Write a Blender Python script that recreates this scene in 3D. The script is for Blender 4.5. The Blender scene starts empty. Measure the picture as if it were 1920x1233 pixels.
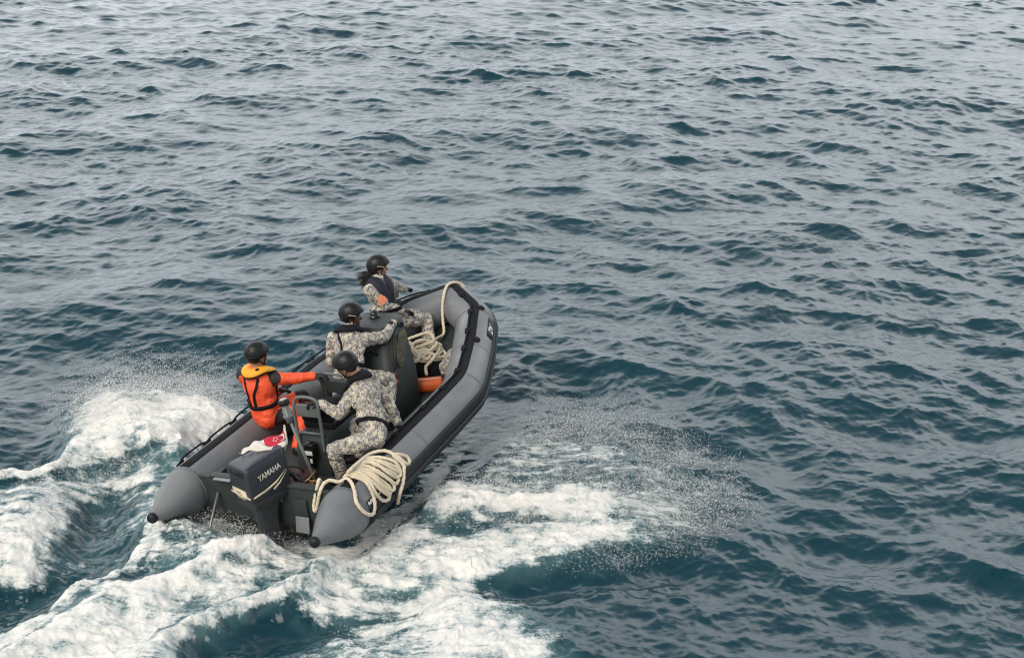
import bpy, bmesh, math
import numpy as np
from mathutils import Vector, Matrix, Quaternion
from mathutils.bvhtree import BVHTree

R = math.radians
scn = bpy.context.scene
COL = scn.collection

# ------------------------------------------------------------------ camera
CAM_H = 6.53
cam_d = bpy.data.cameras.new('camera')
cam_d.sensor_width = 36.0
cam_d.lens = 36.0 * 2600 / 1920
cam_d.clip_end = 20000
cam = bpy.data.objects.new('camera', cam_d)
COL.objects.link(cam)
cam.location = (0, 0, CAM_H)
cam.rotation_euler = (R(90 - 20), 0, 0)
scn.camera = cam
scn.cycles.filter_width = 1.15

# ------------------------------------------------------------------ light
SUN_EL, SUN_AZ = 42.0, 215.0            # azimuth clockwise from +Y (view direction)
scn.view_settings.view_transform = 'Standard'
scn.view_settings.look = 'None'
scn.view_settings.gamma = 1
scn.view_settings.exposure = 0.30
sd = bpy.data.lights.new('sun', 'SUN')
sd.energy = 2.2
sd.angle = R(40)
sd.color = (1.0, 0.92, 0.82)
sun = bpy.data.objects.new('sun', sd)
COL.objects.link(sun)
sv = Vector((math.sin(R(SUN_AZ)) * math.cos(R(SUN_EL)), math.cos(R(SUN_AZ)) * math.cos(R(SUN_EL)), math.sin(R(SUN_EL))))
sun.rotation_euler = sv.to_track_quat('Z', 'Y').to_euler()

world = bpy.data.worlds.new('World')
scn.world = world
world.use_nodes = True
nt = world.node_tree
nt.nodes.clear()
def N(nt, typ, **kw):
    n = nt.nodes.new(typ)
    for k, v in kw.items():
        setattr(n, k, v)
    return n
def L(nt, a, b):
    nt.links.new(a, b)
out = N(nt, 'ShaderNodeOutputWorld')
sky = N(nt, 'ShaderNodeTexSky', sky_type='NISHITA', sun_disc=False)
sky.sun_elevation = R(SUN_EL); sky.sun_rotation = R(SUN_AZ)
bg1 = N(nt, 'ShaderNodeBackground'); bg1.inputs[1].default_value = 0.05
L(nt, sky.outputs[0], bg1.inputs[0])
tc = N(nt, 'ShaderNodeTexCoord')
sep = N(nt, 'ShaderNodeSeparateXYZ'); L(nt, tc.outputs['Generated'], sep.inputs[0])
ramp = N(nt, 'ShaderNodeValToRGB')      # overcast brightness by height above the horizon
cr = ramp.color_ramp
cr.elements[0].position = 0.0; cr.elements[0].color = (0.46, 0.49, 0.53, 1)
cr.elements[1].position = 1.0; cr.elements[1].color = (0.17, 0.195, 0.22, 1)
for p_, c_ in ((0.20, (0.61, 0.64, 0.67)), (0.42, (0.90, 0.94, 0.95)), (0.50, (0.90, 0.94, 0.96)), (0.62, (0.38, 0.43, 0.48)), (0.78, (0.19, 0.22, 0.26))):
    e = cr.elements.new(p_); e.color = (*c_, 1)
L(nt, sep.outputs[2], ramp.inputs[0])
mp = N(nt, 'ShaderNodeMapping'); mp.inputs['Scale'].default_value = (1.6, 1.6, 5.0)
L(nt, tc.outputs['Generated'], mp.inputs[0])
nz = N(nt, 'ShaderNodeTexNoise'); nz.inputs['Scale'].default_value = 1.7; nz.inputs['Detail'].default_value = 5
L(nt, mp.outputs[0], nz.inputs['Vector'])
mr = N(nt, 'ShaderNodeMapRange'); mr.inputs[1].default_value = 0.3; mr.inputs[2].default_value = 0.7
mr.inputs[3].default_value = 0.72; mr.inputs[4].default_value = 1.28
L(nt, nz.outputs[0], mr.inputs[0])
az = N(nt, 'ShaderNodeMapRange'); az.interpolation_type = 'SMOOTHSTEP'      # the cloud cover is thin and bright ahead, thicker behind
az.inputs[1].default_value = -0.35; az.inputs[2].default_value = 0.55; az.inputs[3].default_value = 0.38; az.inputs[4].default_value = 1.0
L(nt, sep.outputs[1], az.inputs[0])
mz = N(nt, 'ShaderNodeMath', operation='MULTIPLY'); L(nt, mr.outputs[0], mz.inputs[0]); L(nt, az.outputs[0], mz.inputs[1])
bg2 = N(nt, 'ShaderNodeBackground')
L(nt, ramp.outputs[0], bg2.inputs[0])
SKY_GAIN = 2.1
mm = N(nt, 'ShaderNodeMath', operation='MULTIPLY'); mm.inputs[1].default_value = SKY_GAIN
L(nt, mz.outputs[0], mm.inputs[0]); L(nt, mm.outputs[0], bg2.inputs[1])
mx = N(nt, 'ShaderNodeMixShader'); mx.inputs[0].default_value = 0.86
L(nt, bg1.outputs[0], mx.inputs[1]); L(nt, bg2.outputs[0], mx.inputs[2]); L(nt, mx.outputs[0], out.inputs[0])

# ------------------------------------------------------------------ boat frame
# boat coordinates: x forward from the tube tips, y to port, z up; the waterline near z=0
BYAW, BPITCH, BROLL = R(65.8), R(4.1), R(-4.85)
BM = (Matrix.Translation((-2.574, 11.45, 0.088)) @ Matrix.Rotation(BYAW, 4, 'Z')
      @ Matrix.Rotation(-BPITCH, 4, 'Y') @ Matrix.Rotation(BROLL, 4, 'X'))
V = Vector
# ------------------------------------------------------------------ noise helpers (numpy)
def hash3(ix, iy, iz, seed):
    h = (ix * 374761393 + iy * 668265263 + iz * 2147483647 + seed * 1274126177) & 0xffffffff
    h = ((h ^ (h >> 13)) * 1274126177) & 0xffffffff
    h = (h ^ (h >> 16)) & 0xffff
    return h.astype(np.float32) / 32767.5 - 1.0
def vnoise(p, seed=0):
    p = np.asarray(p, dtype=np.float64)
    i = np.floor(p).astype(np.int64); f = p - i; f = f * f * (3 - 2 * f)
    x, y, z = i[:, 0], i[:, 1], i[:, 2]; r = 0
    for dx in (0, 1):
        for dy in (0, 1):
            for dz in (0, 1):
                w = (f[:, 0] if dx else 1 - f[:, 0]) * (f[:, 1] if dy else 1 - f[:, 1]) * (f[:, 2] if dz else 1 - f[:, 2])
                r = r + w * hash3(x + dx, y + dy, z + dz, seed)
    return r
def hash2(ix, iy, seed):
    h = (ix * 374761393 + iy * 668265263 + seed * 1274126177) & 0xffffffff
    h = ((h ^ (h >> 13)) * 1274126177) & 0xffffffff
    h = (h ^ (h >> 16)) & 0xffff
    return h / 32767.5 - 1.0
def noise2(x, y, seed=0):
    ix = np.floor(x).astype(np.int64); iy = np.floor(y).astype(np.int64)
    fx = x - ix; fy = y - iy; fx = fx * fx * (3 - 2 * fx); fy = fy * fy * (3 - 2 * fy)
    a = hash2(ix, iy, seed); b = hash2(ix + 1, iy, seed); c = hash2(ix, iy + 1, seed); d = hash2(ix + 1, iy + 1, seed)
    return (a * (1 - fx) + b * fx) * (1 - fy) + (c * (1 - fx) + d * fx) * fy
def fbm2(x, y, octv=4, seed=0, rough=0.55):
    r = 0; a = 1; t = 0
    for o in range(octv):
        r = r + a * noise2(x * 2 ** o + 13.7 * o, y * 2 ** o - 7.1 * o, seed + o); t += a; a *= rough
    return r / t

# ------------------------------------------------------------------ sea
rng = np.random.RandomState(11)
def cascade(Lt, n, lmin, lmax, slope, wind, spread, seed, pw=4.0):
    """one tile of wind waves between two wavelengths, scaled to an rms slope; returns height and chop fields"""
    rg = np.random.RandomState(seed)
    k1 = 2 * np.pi * np.fft.fftfreq(n, Lt / n)
    kx, ky = np.meshgrid(k1, k1, indexing='ij')
    k = np.hypot(kx, ky); k[0, 0] = 1e9
    lam = 2 * np.pi / k
    c = (kx * math.cos(wind) + ky * math.sin(wind)) / k
    S = k ** -pw * (spread + (1 - spread) * c * c)
    S = S * (1 / (1 + (lmin / lam) ** 8)) * (1 / (1 + (lam / lmax) ** 8))
    S[0, 0] = 0
    h = np.sqrt(S) * (rg.randn(n, n) + 1j * rg.randn(n, n))
    hh = np.fft.ifft2(h).real
    gx = np.fft.ifft2(1j * kx * (np.fft.fft2(hh))).real; gy = np.fft.ifft2(1j * ky * (np.fft.fft2(hh))).real
    s = slope / math.sqrt((gx ** 2 + gy ** 2).mean())
    F = np.fft.fft2(hh) * s
    return np.fft.ifft2(F).real, np.fft.ifft2(-1j * kx / k * F).real, np.fft.ifft2(-1j * ky / k * F).real
def sample(fields, Lt, rotd, x, y):
    c, s = math.cos(rotd), math.sin(rotd)
    n = fields[0].shape[0]
    u = (x * c + y * s) / Lt * n; v = (-x * s + y * c) / Lt * n
    iu = np.floor(u).astype(np.int64); iv = np.floor(v).astype(np.int64); fu = u - iu; fv = v - iv
    iu %= n; iv %= n; ju = (iu + 1) % n; jv = (iv + 1) % n
    r = [f[iu, iv] * (1 - fu) * (1 - fv) + f[ju, iv] * fu * (1 - fv) + f[iu, jv] * (1 - fu) * fv + f[ju, jv] * fu * fv for f in fields]
    return r[0], r[1] * c - r[2] * s, r[1] * s + r[2] * c

def seg_dist(x, y, pts):
    """distance to a polyline and the running parameter along it"""
    best = np.full(x.shape, 1e9); t0 = np.zeros(x.shape); n = len(pts) - 1
    for i in range(n):
        ax, ay = pts[i][0], pts[i][1]; bx, by = pts[i + 1][0] - ax, pts[i + 1][1] - ay
        t = np.clip(((x - ax) * bx + (y - ay) * by) / (bx * bx + by * by + 1e-9), 0, 1)
        d = np.hypot(x - ax - t * bx, y - ay - t * by)
        m = d < best; best[m] = d[m]; t0[m] = (i + t[m]) / n
    return best, t0
def poly_sd(x, y, pts):
    """signed distance to a polygon, positive inside"""
    d, _ = seg_dist(x, y, list(pts) + [pts[0]])
    ins = np.zeros(x.shape, bool); n = len(pts)
    for i in range(n):
        ax, ay = pts[i]; bx, by = pts[(i + 1) % n]
        if ay == by: continue
        c = ((ay > y) != (by > y)) & (x < (bx - ax) * (y - ay) / (by - ay) + ax)
        ins ^= c
    return np.where(ins, d, -d)
def sstep(a, b, x):
    t = np.clip((x - a) / (b - a), 0, 1); return t * t * (3 - 2 * t)

FOAM_POLYS = [
    ([(-5.1, 14.64), (-5.06, 15.35), (-4.53, 15.51), (-3.87, 15.46), (-3.24, 15.19), (-2.98, 14.79), (-3.12, 13.92), (-3.42, 13.39), (-4.0, 13.65), (-4.45, 13.62), (-4.83, 13.35), (-4.83, 13.92)], 0.3, 1.05, 0.4, 0.6, 1.0),
    ([(-3.65, 13.65), (-3.27, 13.78), (-3.07, 13.65), (-3.36, 12.89), (-3.45, 12.08), (-3.71, 12.08), (-3.81, 12.89)], 0.15, 0.6, 0.04, 0.6, 0.5),
    ([(-5.96, 12.89), (-5.36, 13.07), (-4.9, 13.19), (-4.42, 13.52), (-3.58, 13.58), (-3.52, 13.07), (-3.99, 12.95), (-4.47, 12.71), (-4.44, 12.08), (-4.35, 11.46), (-4.47, 11.36), (-5.25, 11.07)], 0.25, 0.86, 0.1, 0.5, 0.6),
    ([(-4.69, 12.89), (-4.04, 13.13), (-3.56, 12.53), (-3.45, 11.87), (-3.69, 11.07), (-4.23, 10.62), (-4.97, 10.36), (-5.4, 11.46), (-4.57, 11.66)], 0.25, 0.44, -0.12, 0.3, 0.2),
    ([(-2.48, 11.61), (-1.81, 11.56), (-1.54, 11.36), (-2.29, 10.84), (-2.79, 10.49), (-2.98, 9.91), (-2.97, 9.21), (-4.52, 9.21), (-4.75, 9.79), (-4.12, 10.27), (-3.68, 10.66), (-3.26, 11.07), (-2.87, 11.56)], 0.25, 0.93, 0.06, 0.8, 0.7),
    ([(-3.39, 12.53), (-2.59, 12.53), (-1.9, 12.19), (-1.64, 11.76), (-1.8, 11.46), (-2.37, 11.26), (-3.07, 11.12), (-3.5, 11.07), (-3.58, 11.56), (-3.5, 12.08)], 0.2, 0.76, 0.07, 0.7, 1.1),
    ([(-1.6, 11.46), (-1.19, 11.31), (-1.54, 10.93), (-2.25, 10.62), (-2.74, 9.87), (-2.76, 9.21), (-3.77, 9.21), (-3.2, 10.11), (-2.67, 10.79)], 0.25, 0.64, 0.02, 1.0, 0.5),
    ([(-1.64, 11.76), (-1.37, 12.19), (-1.0, 13.01), (-0.6, 12.65), (-0.52, 12.08), (-0.39, 11.26), (-0.77, 10.88), (-1.22, 10.62), (-1.68, 10.53), (-2.09, 10.79), (-1.89, 11.36)], 0.28, 0.78, 0.03, 0.7, 0.7),
    ([(-0.8, 11.46), (-0.15, 11.12), (0.19, 10.7), (0.45, 10.19), (0.35, 9.72), (0.08, 9.21), (-1.84, 9.21), (-1.66, 10.07), (-1.35, 10.53), (-1.07, 11.07)], 0.3, 0.88, 0.09, 0.6, 0.7),
    ([(-0.81, 10.88), (-0.28, 10.7), (-0.05, 10.27), (-0.13, 9.72), (-0.25, 9.21), (-1.34, 9.21), (-1.17, 10.03)], 0.25, 1.0, 0.05, 0.6, 0.6),
    ([(-1.37, 12.25), (-1.19, 12.95), (-0.97, 13.45), (-0.62, 13.13), (0.0, 12.89), (0.66, 12.89), (1.19, 12.65), (1.0, 12.19), (0.21, 12.08), (-0.42, 12.08), (-0.84, 12.08), (-1.12, 12.42)], 0.22, 1.0, 0.15, 0.6, 1.0),
    ([(-1.15, 12.08), (-0.41, 11.97), (0.21, 12.08), (0.91, 12.36), (1.48, 12.25), (1.03, 11.81), (0.35, 11.51), (-0.1, 11.31), (-0.44, 11.07), (-0.97, 11.07)], 0.28, 0.92, 0.05, 0.6, 0.9),
    ([(0.88, 12.82), (1.43, 12.89), (1.99, 12.53), (1.78, 12.08), (1.22, 11.71), (0.6, 11.46), (0.46, 11.87), (1.0, 12.19)], 0.3, 0.66, 0.02, 0.3, 0.5),
    ([(-0.58, 13.65), (-0.37, 14.64), (0.25, 14.79), (1.15, 14.35), (1.95, 13.52), (2.28, 12.65), (1.66, 11.97), (0.91, 11.66), (0.21, 12.3), (-0.55, 12.89)], 0.45, 0.62, 0.0, 0.2, 0.5),
]
FOAM_LINES = [
    ([(-6.08, 13.19), (-5.42, 13.26), (-4.89, 13.35), (-4.41, 13.68), (-3.74, 13.78)], 0.16, 0.22, 0.85, 0.16, 0.3),
    ([(-3.45, 12.08), (-3.55, 11.56), (-3.69, 10.88), (-4.04, 10.49), (-4.78, 9.87)], 0.13, 0.18, 0.84, 0.06, 0.4),
    ([(-5.18, 10.88), (-4.42, 11.21), (-4.15, 11.97), (-4.08, 12.89)], 0.55, 0.4, -1, -0.14, 0),
    ([(-2.22, 11.56), (-2.75, 11.21), (-3.33, 10.62), (-4.02, 9.99), (-4.38, 9.49)], 0.2, 0.3, 0.95, 0.12, 0.6),
    ([(-1.36, 11.56), (-1.76, 11.12), (-2.25, 10.62), (-2.73, 10.19), (-3.06, 9.57)], 0.12, 0.18, 0.82, 0.14, 0.6),
    ([(-0.77, 10.88), (-1.66, 10.36), (-2.26, 9.87), (-2.64, 9.21)], 0.42, 0.48, -1, -0.12, 0),
    ([(-1.1, 12.14), (-0.79, 12.19)], 0.16, 0.16, -1, -0.1, 0),
    ([(-3.14, 12.08), (-2.54, 11.97), (-2.07, 11.92), (-1.64, 11.76)], 0.16, 0.16, 0.85, 0.12, 0.5),
    ([(-2.7, 11.97), (-2.37, 11.87), (-2.07, 11.97)], 0.22, 0.22, 0.85, 0.02, 0.6),
    ([(-1.37, 12.25), (-1.1, 12.89), (-0.83, 13.52), (-0.65, 13.92)], 0.1, 0.14, 0.85, 0.06, 0.4),
    ([(-2.21, 11.51), (-1.78, 11.31), (-1.3, 11.46), (-0.88, 11.97)], 0.14, 0.18, 0.85, 0.05, 0.4),
    ([(-0.39, 11.17), (0.19, 10.98), (0.83, 11.17), (1.45, 11.46)], 0.3, 0.3, -1, -0.1, 0),
    ([(-1.62, 11.61), (-1.36, 12.08), (-1.09, 12.76), (-0.9, 13.19)], 0.12, 0.16, 0.9, 0.1, 0.4),
]


def wake(x, y):
    """the boat's wake at world points: height added, foam amount, aerated water, churn"""
    wx = x + 0.22 * fbm2(x * 1.3, y * 1.3, 3, 40) + 0.06 * fbm2(x * 6, y * 6, 3, 44)
    wy = y + 0.30 * fbm2(x * 1.3, y * 1.3, 3, 50) + 0.08 * fbm2(x * 6, y * 6, 3, 54)
    z = np.zeros(x.shape); fo = np.zeros(x.shape); ae = np.zeros(x.shape); ch = np.zeros(x.shape); calm = np.zeros(x.shape)
    for pts, soft, f, h, a, c in FOAM_POLYS:
        sd_ = poly_sd(wx, wy, pts)
        m = sstep(-soft, soft, sd_)
        fo = np.maximum(fo, f * m); z = z + h * sstep(-soft, soft * 2.2, sd_); ae = np.maximum(ae, a * m); ch = np.maximum(ch, c * m)
        calm = np.maximum(calm, sstep(-0.5, 0.2, sd_))
    fo = fo * np.clip(0.95 + 0.36 * fbm2(x * 0.9 + 5, y * 1.6, 4, 60), 0.4, 1.08)
    for pts, w0, w1, f, h, a in FOAM_LINES:
        d, t = seg_dist(wx, wy, pts)
        w = w0 + (w1 - w0) * t
        g = np.exp(-(d / w) ** 2)
        end = sstep(0, 0.08, t) * sstep(0, 0.12, 1 - t) if f < 0 else 1
        if f >= 0:
            fo = np.maximum(fo, f * sstep(0.15, 0.8, g)); ae = np.maximum(ae, a * sstep(0.02, 0.6, g)); ch = np.maximum(ch, 0.7 * g * f)
        z = z + h * g
    return z, fo, ae, ch, calm

def build_sea():
    # a fan of rows and columns centred below the ship's rail: fine where the water is near, coarse towards the horizon
    cx, cy = 0.0, -1.0
    q = 1.0
    da = 0.00125 / q
    a_in = np.arange(-0.52, 0.52, da)
    a_l = -0.52 - np.cumsum(0.004 * 1.12 ** np.arange(36)); a_l = a_l[a_l > -2.9][::-1]
    ang = np.concatenate([a_l, a_in, -a_l[::-1]])
    r0 = [1.0]
    while r0[-1] < 8.2: r0.append(r0[-1] + 0.12)
    while r0[-1] < 62: r0.append(r0[-1] * (1 + 0.00145 / q))
    while r0[-1] < 9000: r0.append(r0[-1] * 1.025)
    rad = np.array(r0)
    A, RR = np.meshgrid(ang, rad)
    x = (cx + RR * np.sin(A)).ravel(); y = (cy + RR * np.cos(A)).ravel()
    nr, nc = A.shape
    W = R(78)
    cA = cascade(57.0, 512, 1.8, 8.0, 0.088, W, 0.15, 3)
    cB = cascade(19.3, 1024, 0.34, 1.8, 0.190, W + 0.15, 0.22, 5, 3.9)
    cC = cascade(5.7, 512, 0.06, 0.34, 0.195, W - 0.2, 0.35, 9, 3.7)
    rr = RR.ravel()
    aA = 1 - sstep(300, 1200, rr); aB = 1 - sstep(70, 160, rr); aC = 1 - sstep(40, 62, rr)
    hA = sample(cA, 57.0, 0.35, x, y); hB = sample(cB, 19.3, -0.6, x, y); hC = sample(cC, 5.7, 1.1, x, y)
    gust = 0.80 + 0.35 * fbm2(x * 0.16, y * 0.16, 3, 70)      # patches of rougher and smoother water
    z = hA[0] * aA + hB[0] * aB * gust + hC[0] * aC * gust
    dx = -(1.0 * hA[1] * aA + 1.0 * hB[1] * aB * gust + 0.9 * hC[1] * aC * gust)
    dy = -(1.0 * hA[2] * aA + 1.0 * hB[2] * aB * gust + 0.9 * hC[2] * aC * gust)
    foam = np.zeros(x.shape, np.float32); aer = np.zeros(x.shape, np.float32)
    near = (x > -11) & (x < 9) & (y > 5) & (y < 20)
    xn, yn = x[near], y[near]
    wz, fo, ae, ch, calm = wake(xn, yn)
    # under the hull the water is pressed flat and stays below the floor
    M = BM.inverted()
    bx = M[0][0] * xn + M[0][1] * yn + M[0][3]; by = M[1][0] * xn + M[1][1] * yn + M[1][3]
    hull = sstep(0.05, 0.55, bx) * (1 - sstep(4.3, 5.0, bx)) * (1 - sstep(0.85, 1.22, np.abs(by)))
    k = (1 - 0.85 * hull) * (1 - 0.35 * calm)
    billow = np.abs(fbm2(xn * 2.2, yn * 3.6, 4, 90)) * 0.07 + np.abs(fbm2(xn * 8, yn * 11, 4, 95, 0.7)) * 0.045
    fine = np.abs(fbm2(xn * 26, yn * 26, 3, 99)) * 0.03
    zc = (hC[0] * aC * gust)[near]; z[near] = (z[near] - zc) * k + zc * (1 - 0.3 * hull) + (wz + ch * (billow + fine)) * (1 - hull) - 0.06 * hull
    dx[near] *= k; dy[near] *= k
    dx[near] += ch * (1 - hull) * 0.05 * fbm2(xn * 8, yn * 8, 3, 101); dy[near] += ch * (1 - hull) * 0.05 * fbm2(xn * 8, yn * 8, 3, 105)
    foam[near] = fo; aer[near] = ae
    co = np.stack([x + dx, y + dy, z], -1).astype(np.float32)
    me = bpy.data.meshes.new('sea')
    idx = np.arange(nr * nc).reshape(nr, nc)
    quads = np.stack([idx[:-1, :-1], idx[:-1, 1:], idx[1:, 1:], idx[1:, :-1]], -1).reshape(-1, 4)[:, ::-1]
    me.vertices.add(nr * nc); me.vertices.foreach_set('co', co.ravel())
    nq = len(quads)
    me.loops.add(nq * 4); me.loops.foreach_set('vertex_index', quads.ravel().astype(np.int32))
    me.polygons.add(nq); me.polygons.foreach_set('loop_start', np.arange(0, nq * 4, 4, dtype=np.int32))
    me.polygons.foreach_set('use_smooth', np.ones(nq, bool))
    me.update()
    for nm, v in (('foam', foam), ('aer', aer)):
        at = me.attributes.new(nm, 'FLOAT', 'POINT'); at.data.foreach_set('value', v)
    o = bpy.data.objects.new('sea', me); COL.objects.link(o); o['kind'] = 'structure'
    me.materials.append(sea_material())
    return o

def sea_material():
    m = bpy.data.materials.new('sea water'); m.use_nodes = True
    t = m.node_tree; t.nodes.clear()
    o = N(t, 'ShaderNodeOutputMaterial')
    tc = N(t, 'ShaderNodeTexCoord')
    def noise(scale, detail, rough=0.55, dist=0.0, sc=(1, 1, 1), rz=0.0):
        mp = N(t, 'ShaderNodeMapping'); mp.inputs['Scale'].default_value = sc; mp.inputs['Rotation'].default_value = (0, 0, rz)
        L(t, tc.outputs['Object'], mp.inputs[0])
        n = N(t, 'ShaderNodeTexNoise'); n.inputs['Scale'].default_value = scale; n.inputs['Detail'].default_value = detail
        n.inputs['Roughness'].default_value = rough; n.inputs['Distortion'].default_value = dist
        L(t, mp.outputs[0], n.inputs['Vector']); return n.outputs[0]
    def math_(op, a, b=None, c=None, clamp=False):
        n = N(t, 'ShaderNodeMath', operation=op, use_clamp=clamp)
        for i, v in enumerate((a, b, c)):
            if v is None: continue
            if isinstance(v, (int, float)): n.inputs[i].default_value = v
            else: L(t, v, n.inputs[i])
        return n.outputs[0]
    def mrange(v, a, b, c=0.0, d=1.0, smooth=True):
        n = N(t, 'ShaderNodeMapRange'); n.interpolation_type = 'SMOOTHSTEP' if smooth else 'LINEAR'
        for i, q in zip((1, 2, 3, 4), (a, b, c, d)):
            if isinstance(q, (int, float)): n.inputs[i].default_value = q
            else: L(t, q, n.inputs[i])
        L(t, v, n.inputs[0]); return n.outputs[0]
    def mixc(f, a, b):
        n = N(t, 'ShaderNodeMix', data_type='RGBA')
        L(t, f, n.inputs[0])
        for i, v in ((6, a), (7, b)):
            if isinstance(v, tuple): n.inputs[i].default_value = (*v, 1)
            else: L(t, v, n.inputs[i])
        return n.outputs[2]
    foam = N(t, 'ShaderNodeAttribute', attribute_name='foam').outputs['Fac']
    aer = N(t, 'ShaderNodeAttribute', attribute_name='aer').outputs['Fac']
    # --- water
    w = N(t, 'ShaderNodeBsdfPrincipled')
    aern = math_('MULTIPLY', aer, mrange(noise(2.2, 6, 0.6, 0.8), 0.3, 0.65))
    colr = mixc(noise(0.35, 3), (0.004, 0.030, 0.045), (0.006, 0.043, 0.057))
    colr = mixc(aern, colr, (0.12, 0.23, 0.24))
    L(t, colr, w.inputs['Base Color'])
    w.inputs['Roughness'].default_value = 0.03; w.inputs['IOR'].default_value = 1.36
    b1 = N(t, 'ShaderNodeBump'); b1.inputs['Strength'].default_value = 1.0; b1.inputs['Distance'].default_value = 0.005
    L(t, noise(11, 5, 0.6, 0.3, (0.75, 1.25, 1)), b1.inputs['Height'])
    L(t, b1.outputs[0], w.inputs['Normal'])
    # --- foam: white froth where the amount beats a lacy noise
    n1 = noise(2.6, 12, 0.74, 1.2, (0.75, 1.3, 1), 0.42); n2 = noise(9, 10, 0.72, 2.2)
    vor = N(t, 'ShaderNodeTexVoronoi', feature='SMOOTH_F1'); vor.inputs['Scale'].default_value = 7.0; vor.inputs['Smoothness'].default_value = 0.6
    nd = N(t, 'ShaderNodeTexNoise'); nd.inputs['Scale'].default_value = 5; nd.inputs['Detail'].default_value = 4
    vadd = N(t, 'ShaderNodeVectorMath', operation='MULTIPLY_ADD'); L(t, nd.outputs[1], vadd.inputs[0]); vadd.inputs[1].default_value = (0.25, 0.25, 0.25)
    L(t, tc.outputs['Object'], vadd.inputs[2]); L(t, tc.outputs['Object'], nd.inputs['Vector']); L(t, vadd.outputs[0], vor.inputs['Vector'])
    lace = math_('ADD', math_('MULTIPLY', n1, 0.45), math_('MULTIPLY', n2, 0.30))
    lace = math_('ADD', lace, math_('MULTIPLY', math_('SUBTRACT', 0.75, vor.outputs['Distance']), 0.26))
    lace = math_('ADD', lace, math_('MULTIPLY', math_('SUBTRACT', noise(34, 5, 0.7, 0.6), 0.5), 0.34))
    streak = noise(1.0, 8, 0.7, 0.5, (1.6, 8.0, 1), 0.42); lace = math_('ADD', lace, math_('MULTIPLY', math_('SUBTRACT', streak, 0.5), 0.72))
    lo = mrange(foam, 0, 1, 0.76, 0.135, False)
    fm = mrange(lace, lo, math_('ADD', lo, 0.20))
    fm = math_('MULTIPLY', fm, mrange(foam, 0.10, 0.26))
    fb = N(t, 'ShaderNodeBsdfPrincipled')
    fcol = mixc(mrange(math_('SUBTRACT', lace, lo), 0.03, 0.36), (0.40, 0.47, 0.47), (0.88, 0.85, 0.795))
    L(t, fcol, fb.inputs['Base Color']); fb.inputs['Roughness'].default_value = 0.75
    b2 = N(t, 'ShaderNodeBump'); b2.inputs['Strength'].default_value = 0.4; b2.inputs['Distance'].default_value = 0.035
    L(t, math_('ADD', lace, math_('MULTIPLY', noise(28, 6, 0.7), 0.35)), b2.inputs['Height']); L(t, b2.outputs[0], fb.inputs['Normal'])
    mx = N(t, 'ShaderNodeMixShader'); L(t, fm, mx.inputs[0]); L(t, w.outputs[0], mx.inputs[1]); L(t, fb.outputs[0], mx.inputs[2])
    L(t, mx.outputs[0], o.inputs[0])
    return m
SEA = build_sea()

# ------------------------------------------------------------------ object helpers
def tag(o, label, cat, group=None):
    o['label'] = label; o['category'] = cat
    if group: o['group'] = group
    return o
def mat(name, col, rough=0.6, metal=0.0, bump=0.0, bscale=60, var=0.0, vscale=6, spec=0.5, sheen=0.0):
    """plain painted/rubber/fabric material with slight noise in tone and relief"""
    m = bpy.data.materials.new(name); m.use_nodes = True
    t = m.node_tree; p = t.nodes['Principled BSDF']
    p.inputs['Base Color'].default_value = (*col, 1); p.inputs['Roughness'].default_value = rough; p.inputs['Metallic'].default_value = metal
    p.inputs['Specular IOR Level'].default_value = spec
    if sheen: p.inputs['Sheen Weight'].default_value = sheen
    tc = N(t, 'ShaderNodeTexCoord')
    if var:
        n = N(t, 'ShaderNodeTexNoise'); n.inputs['Scale'].default_value = vscale; n.inputs['Detail'].default_value = 6; n.inputs['Roughness'].default_value = 0.6
        L(t, tc.outputs['Object'], n.inputs['Vector'])
        r = N(t, 'ShaderNodeMapRange'); r.inputs[1].default_value = 0.25; r.inputs[2].default_value = 0.75; r.inputs[3].default_value = 1 - var; r.inputs[4].default_value = 1 + var
        L(t, n.outputs[0], r.inputs[0])
        mx = N(t, 'ShaderNodeVectorMath', operation='SCALE'); mx.inputs[0].default_value = col; L(t, r.outputs[0], mx.inputs['Scale'])
        L(t, mx.outputs[0], p.inputs['Base Color'])
    if bump:
        n = N(t, 'ShaderNodeTexNoise'); n.inputs['Scale'].default_value = bscale; n.inputs['Detail'].default_value = 4
        L(t, tc.outputs['Object'], n.inputs['Vector'])
        b = N(t, 'ShaderNodeBump'); b.inputs['Strength'].default_value = 0.8; b.inputs['Distance'].default_value = bump
        L(t, n.outputs[0], b.inputs['Height']); L(t, b.outputs[0], p.inputs['Normal'])
    return m
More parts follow.
